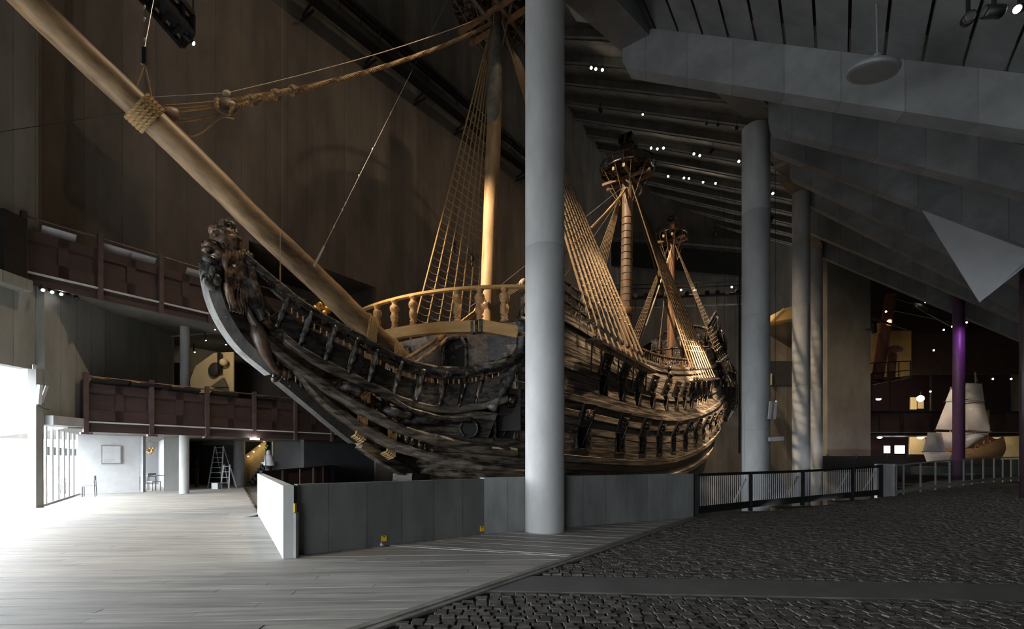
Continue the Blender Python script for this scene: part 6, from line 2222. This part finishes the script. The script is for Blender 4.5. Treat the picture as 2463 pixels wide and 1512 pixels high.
# downlights hanging beneath the upper gallery soffit
for i, (px, py) in enumerate(((392, 760), (468, 846), (495, 818), (500, 785), (517, 792), (543, 828))):
    p = P(px, py, 21)
    lampthing('gallery_spot', p, p + Vector((.6, 1, -2)), ordl('tiny spot below the upper balcony near the lit exhibit', i, 6), 'tiny spots over the exhibit', r=.035, L=.12, up=.2)
tk = empty('soffit_track', P(200, 735, 16.5), 'pale conduit track under the upper balcony soffit', 'track')
def PZ(px, py, z):
    return P(px, py, (z - EYE) * F / (HY - py))
obj('track_bar', M().bar(PZ(430, 776, 7.32), PZ(545, 797, 7.32), .05, .06), GREYM, tk)
obj('track_bar', M().bar(PZ(380, 812, 7.32), PZ(545, 797, 7.32), .05, .06), GREYM, tk)
obj('track_tray', M().bar(PZ(430, 767, 7.3), PZ(520, 786, 7.3), .25, .05), pbr('olive_tray', (.16, .15, .08), .6, amt=.1, bump=0), tk)
# camera bracket in the upper gallery
dv = P(893, 662, 30)
db_ = empty('wall_projector', dv, 'small black projector with cables in the upper gallery', 'projector')
obj('projector_body', M().box(dv.x - .35, dv.x + .2, dv.y - .2, dv.y + .2, dv.z - .12, dv.z + .14), BLACK, db_)
obj('projector_arm', M().rod(dv + UZ * .1, dv + UZ * .5, .05, 6), BLACK, db_)
obj('projector_weight', M().rod(dv + Vector((.1, 0, -.5)), dv + Vector((.1, 0, -.8)), .07, 8), BLACK, db_)
# yellow plates low on the parapet
for i, (px, py, a, b, lab) in enumerate(((923, 1294, A0, A1, 'yellow plate low on the parapet near the white wedge'), (1159, 1271, A0, A1, 'yellow plate low on the parapet beside the paler panel'))):
    d = (b - a).normalized()
    rr = (px - CX) / F
    t = (rr * a.y - a.x) / (d.x - rr * d.y)
    p = a + d * t
    z = EYE + (HY - py) * p.y / F
    nrm = Vector((d.y, -d.x, 0))
    t_ = empty('floor_marker', p + Vector((0, 0, z)), lab, 'sign')
    obj('plate', M().obox(p + nrm * .012 + UZ * z, d * .05, nrm * .008, UZ * .05), YELLOW, t_)
    obj('print', M().obox(p + nrm * .022 + UZ * (z + .03), d * .025, nrm * .002, UZ * .006), BLACK, t_)
p = PF(911, 1313)
obj('white_wedge', M().prism([p + V2(-.06, .02), p + V2(.06, .05), p + V2(0.01, .05, .09)], (.02, .05, 0)), PANELW, None, label='tiny white wedge on the boards by the parapet', cat='wedge')
q = L0 + w * .17
tgp = empty('corner_tag', V2(-3.43, 7.56, .7), 'small orange tag on the corner of the parapet', 'sign')
obj('tag_plate', M().box(-3.43, -3.405, 7.5, 7.56, .72, .86), YELLOW, tgp)
obj('tag_post', M().box(-3.43, -3.39, 7.5, 7.6, 0, .71), CONC, tgp)

# ================================================================= LAMPS THAT LIGHT THE SHIP
WARM = (1.0, .75, .50)
def stage(loc, tgt, power, ang, lab, col=WARM, blend=.5):
    loc = Vector(loc)
    lampthing('stage_spotlight', loc, tgt, lab, None, r=.16, L=.4, lens=DGREY, up=.6)
    d = (Vector(tgt) - loc).normalized()
    spot('stage_light', loc + d * .25, tgt, power, ang, col, blend)
stage(S(14, 10.3, 15.5), S(22.5, 4.8, 3.6), 85000, 40, 'roof spotlight trained on the after side of the hull')
stage(S(9.5, 10.8, 17), S(14, 4, 6), 26000, 55, 'roof spotlight trained on the main rigging')
stage(S(3.0, 10.2, 17), S(4.5, 4, 4), 15000, 55, 'roof spotlight trained on the forward side of the hull')
stage(S(1.0, 8.6, 20), S(-2.6, 3.8, 2.6), 9000, 34, 'roof spotlight trained on the bow')
spot('rig_light', rigl + Vector((.15, .1, -.1)), S(-2.6, -1.4, 11.4), 24000, 49, WARM, .6)
stage(S(-3, 5, 29), S(-9, -.5, 7), 9000, 40, 'roof spotlight trained on the bowsprit')
stage(S(3, -5, 30), S(17.7, 0, 15), 24000, 50, 'roof spotlight trained on the mainmast')
stage(S(36, 6, 26), S(31, 3, 10), 16000, 55, 'roof spotlight trained on the stern castle')
stage(S(20, -3, 31), S(29, 0, 16), 16000, 45, 'roof spotlight trained on the mizzenmast')
for i, s in enumerate((-11, 0, 12, 26)):  # floods added to brighten the great wall in place of spill light
    stage(S(s, 4.5, 28.0), S(s, -9.8, 15), 850, 95, ('first', 'second', 'third', 'fourth')[i] + ' added floodlight washing the great concrete wall', (1, .74, .5), .9)
stage(S(40, 2, 27), S(46, -2, 14), 450, 110, 'added floodlight washing the end wall', (1, .74, .5), .9)  # one more flood added to brighten the end wall
# smaller lamps of the far side
p = P(2330, 940, 27); spot('model_light', P(2380, 880, 27.5), mo + Vector((0, 1, 3)), 420, 60, (1, .82, .62))
spot('ochre_light', P(2140, 770, 36.5), P(2140, 860, 40), 260, 80, (1, .75, .35))
spot('exhibit_light', P(500, 822, 22), P(515, 895, 24.5), 90, 75, (1, .8, .5))
spot('diorama_light', P(2420, 1040, 42), P(2420, 1085, 43.4), 60, 120, (1, .8, .5))
spot('room_light', P(850, 1062, 31.5), P(850, 1100, 33.4), 40, 110, (1, .8, .55))
spot('cabin_light', P(1880, 790, 40.5), P(1890, 752, 42), 60, 100, (1, .7, .35))
spot('purple_light', P(2350, 742, 23.2), P(2306, 840, 25), 260, 60, (.75, .25, 1.0), .9)
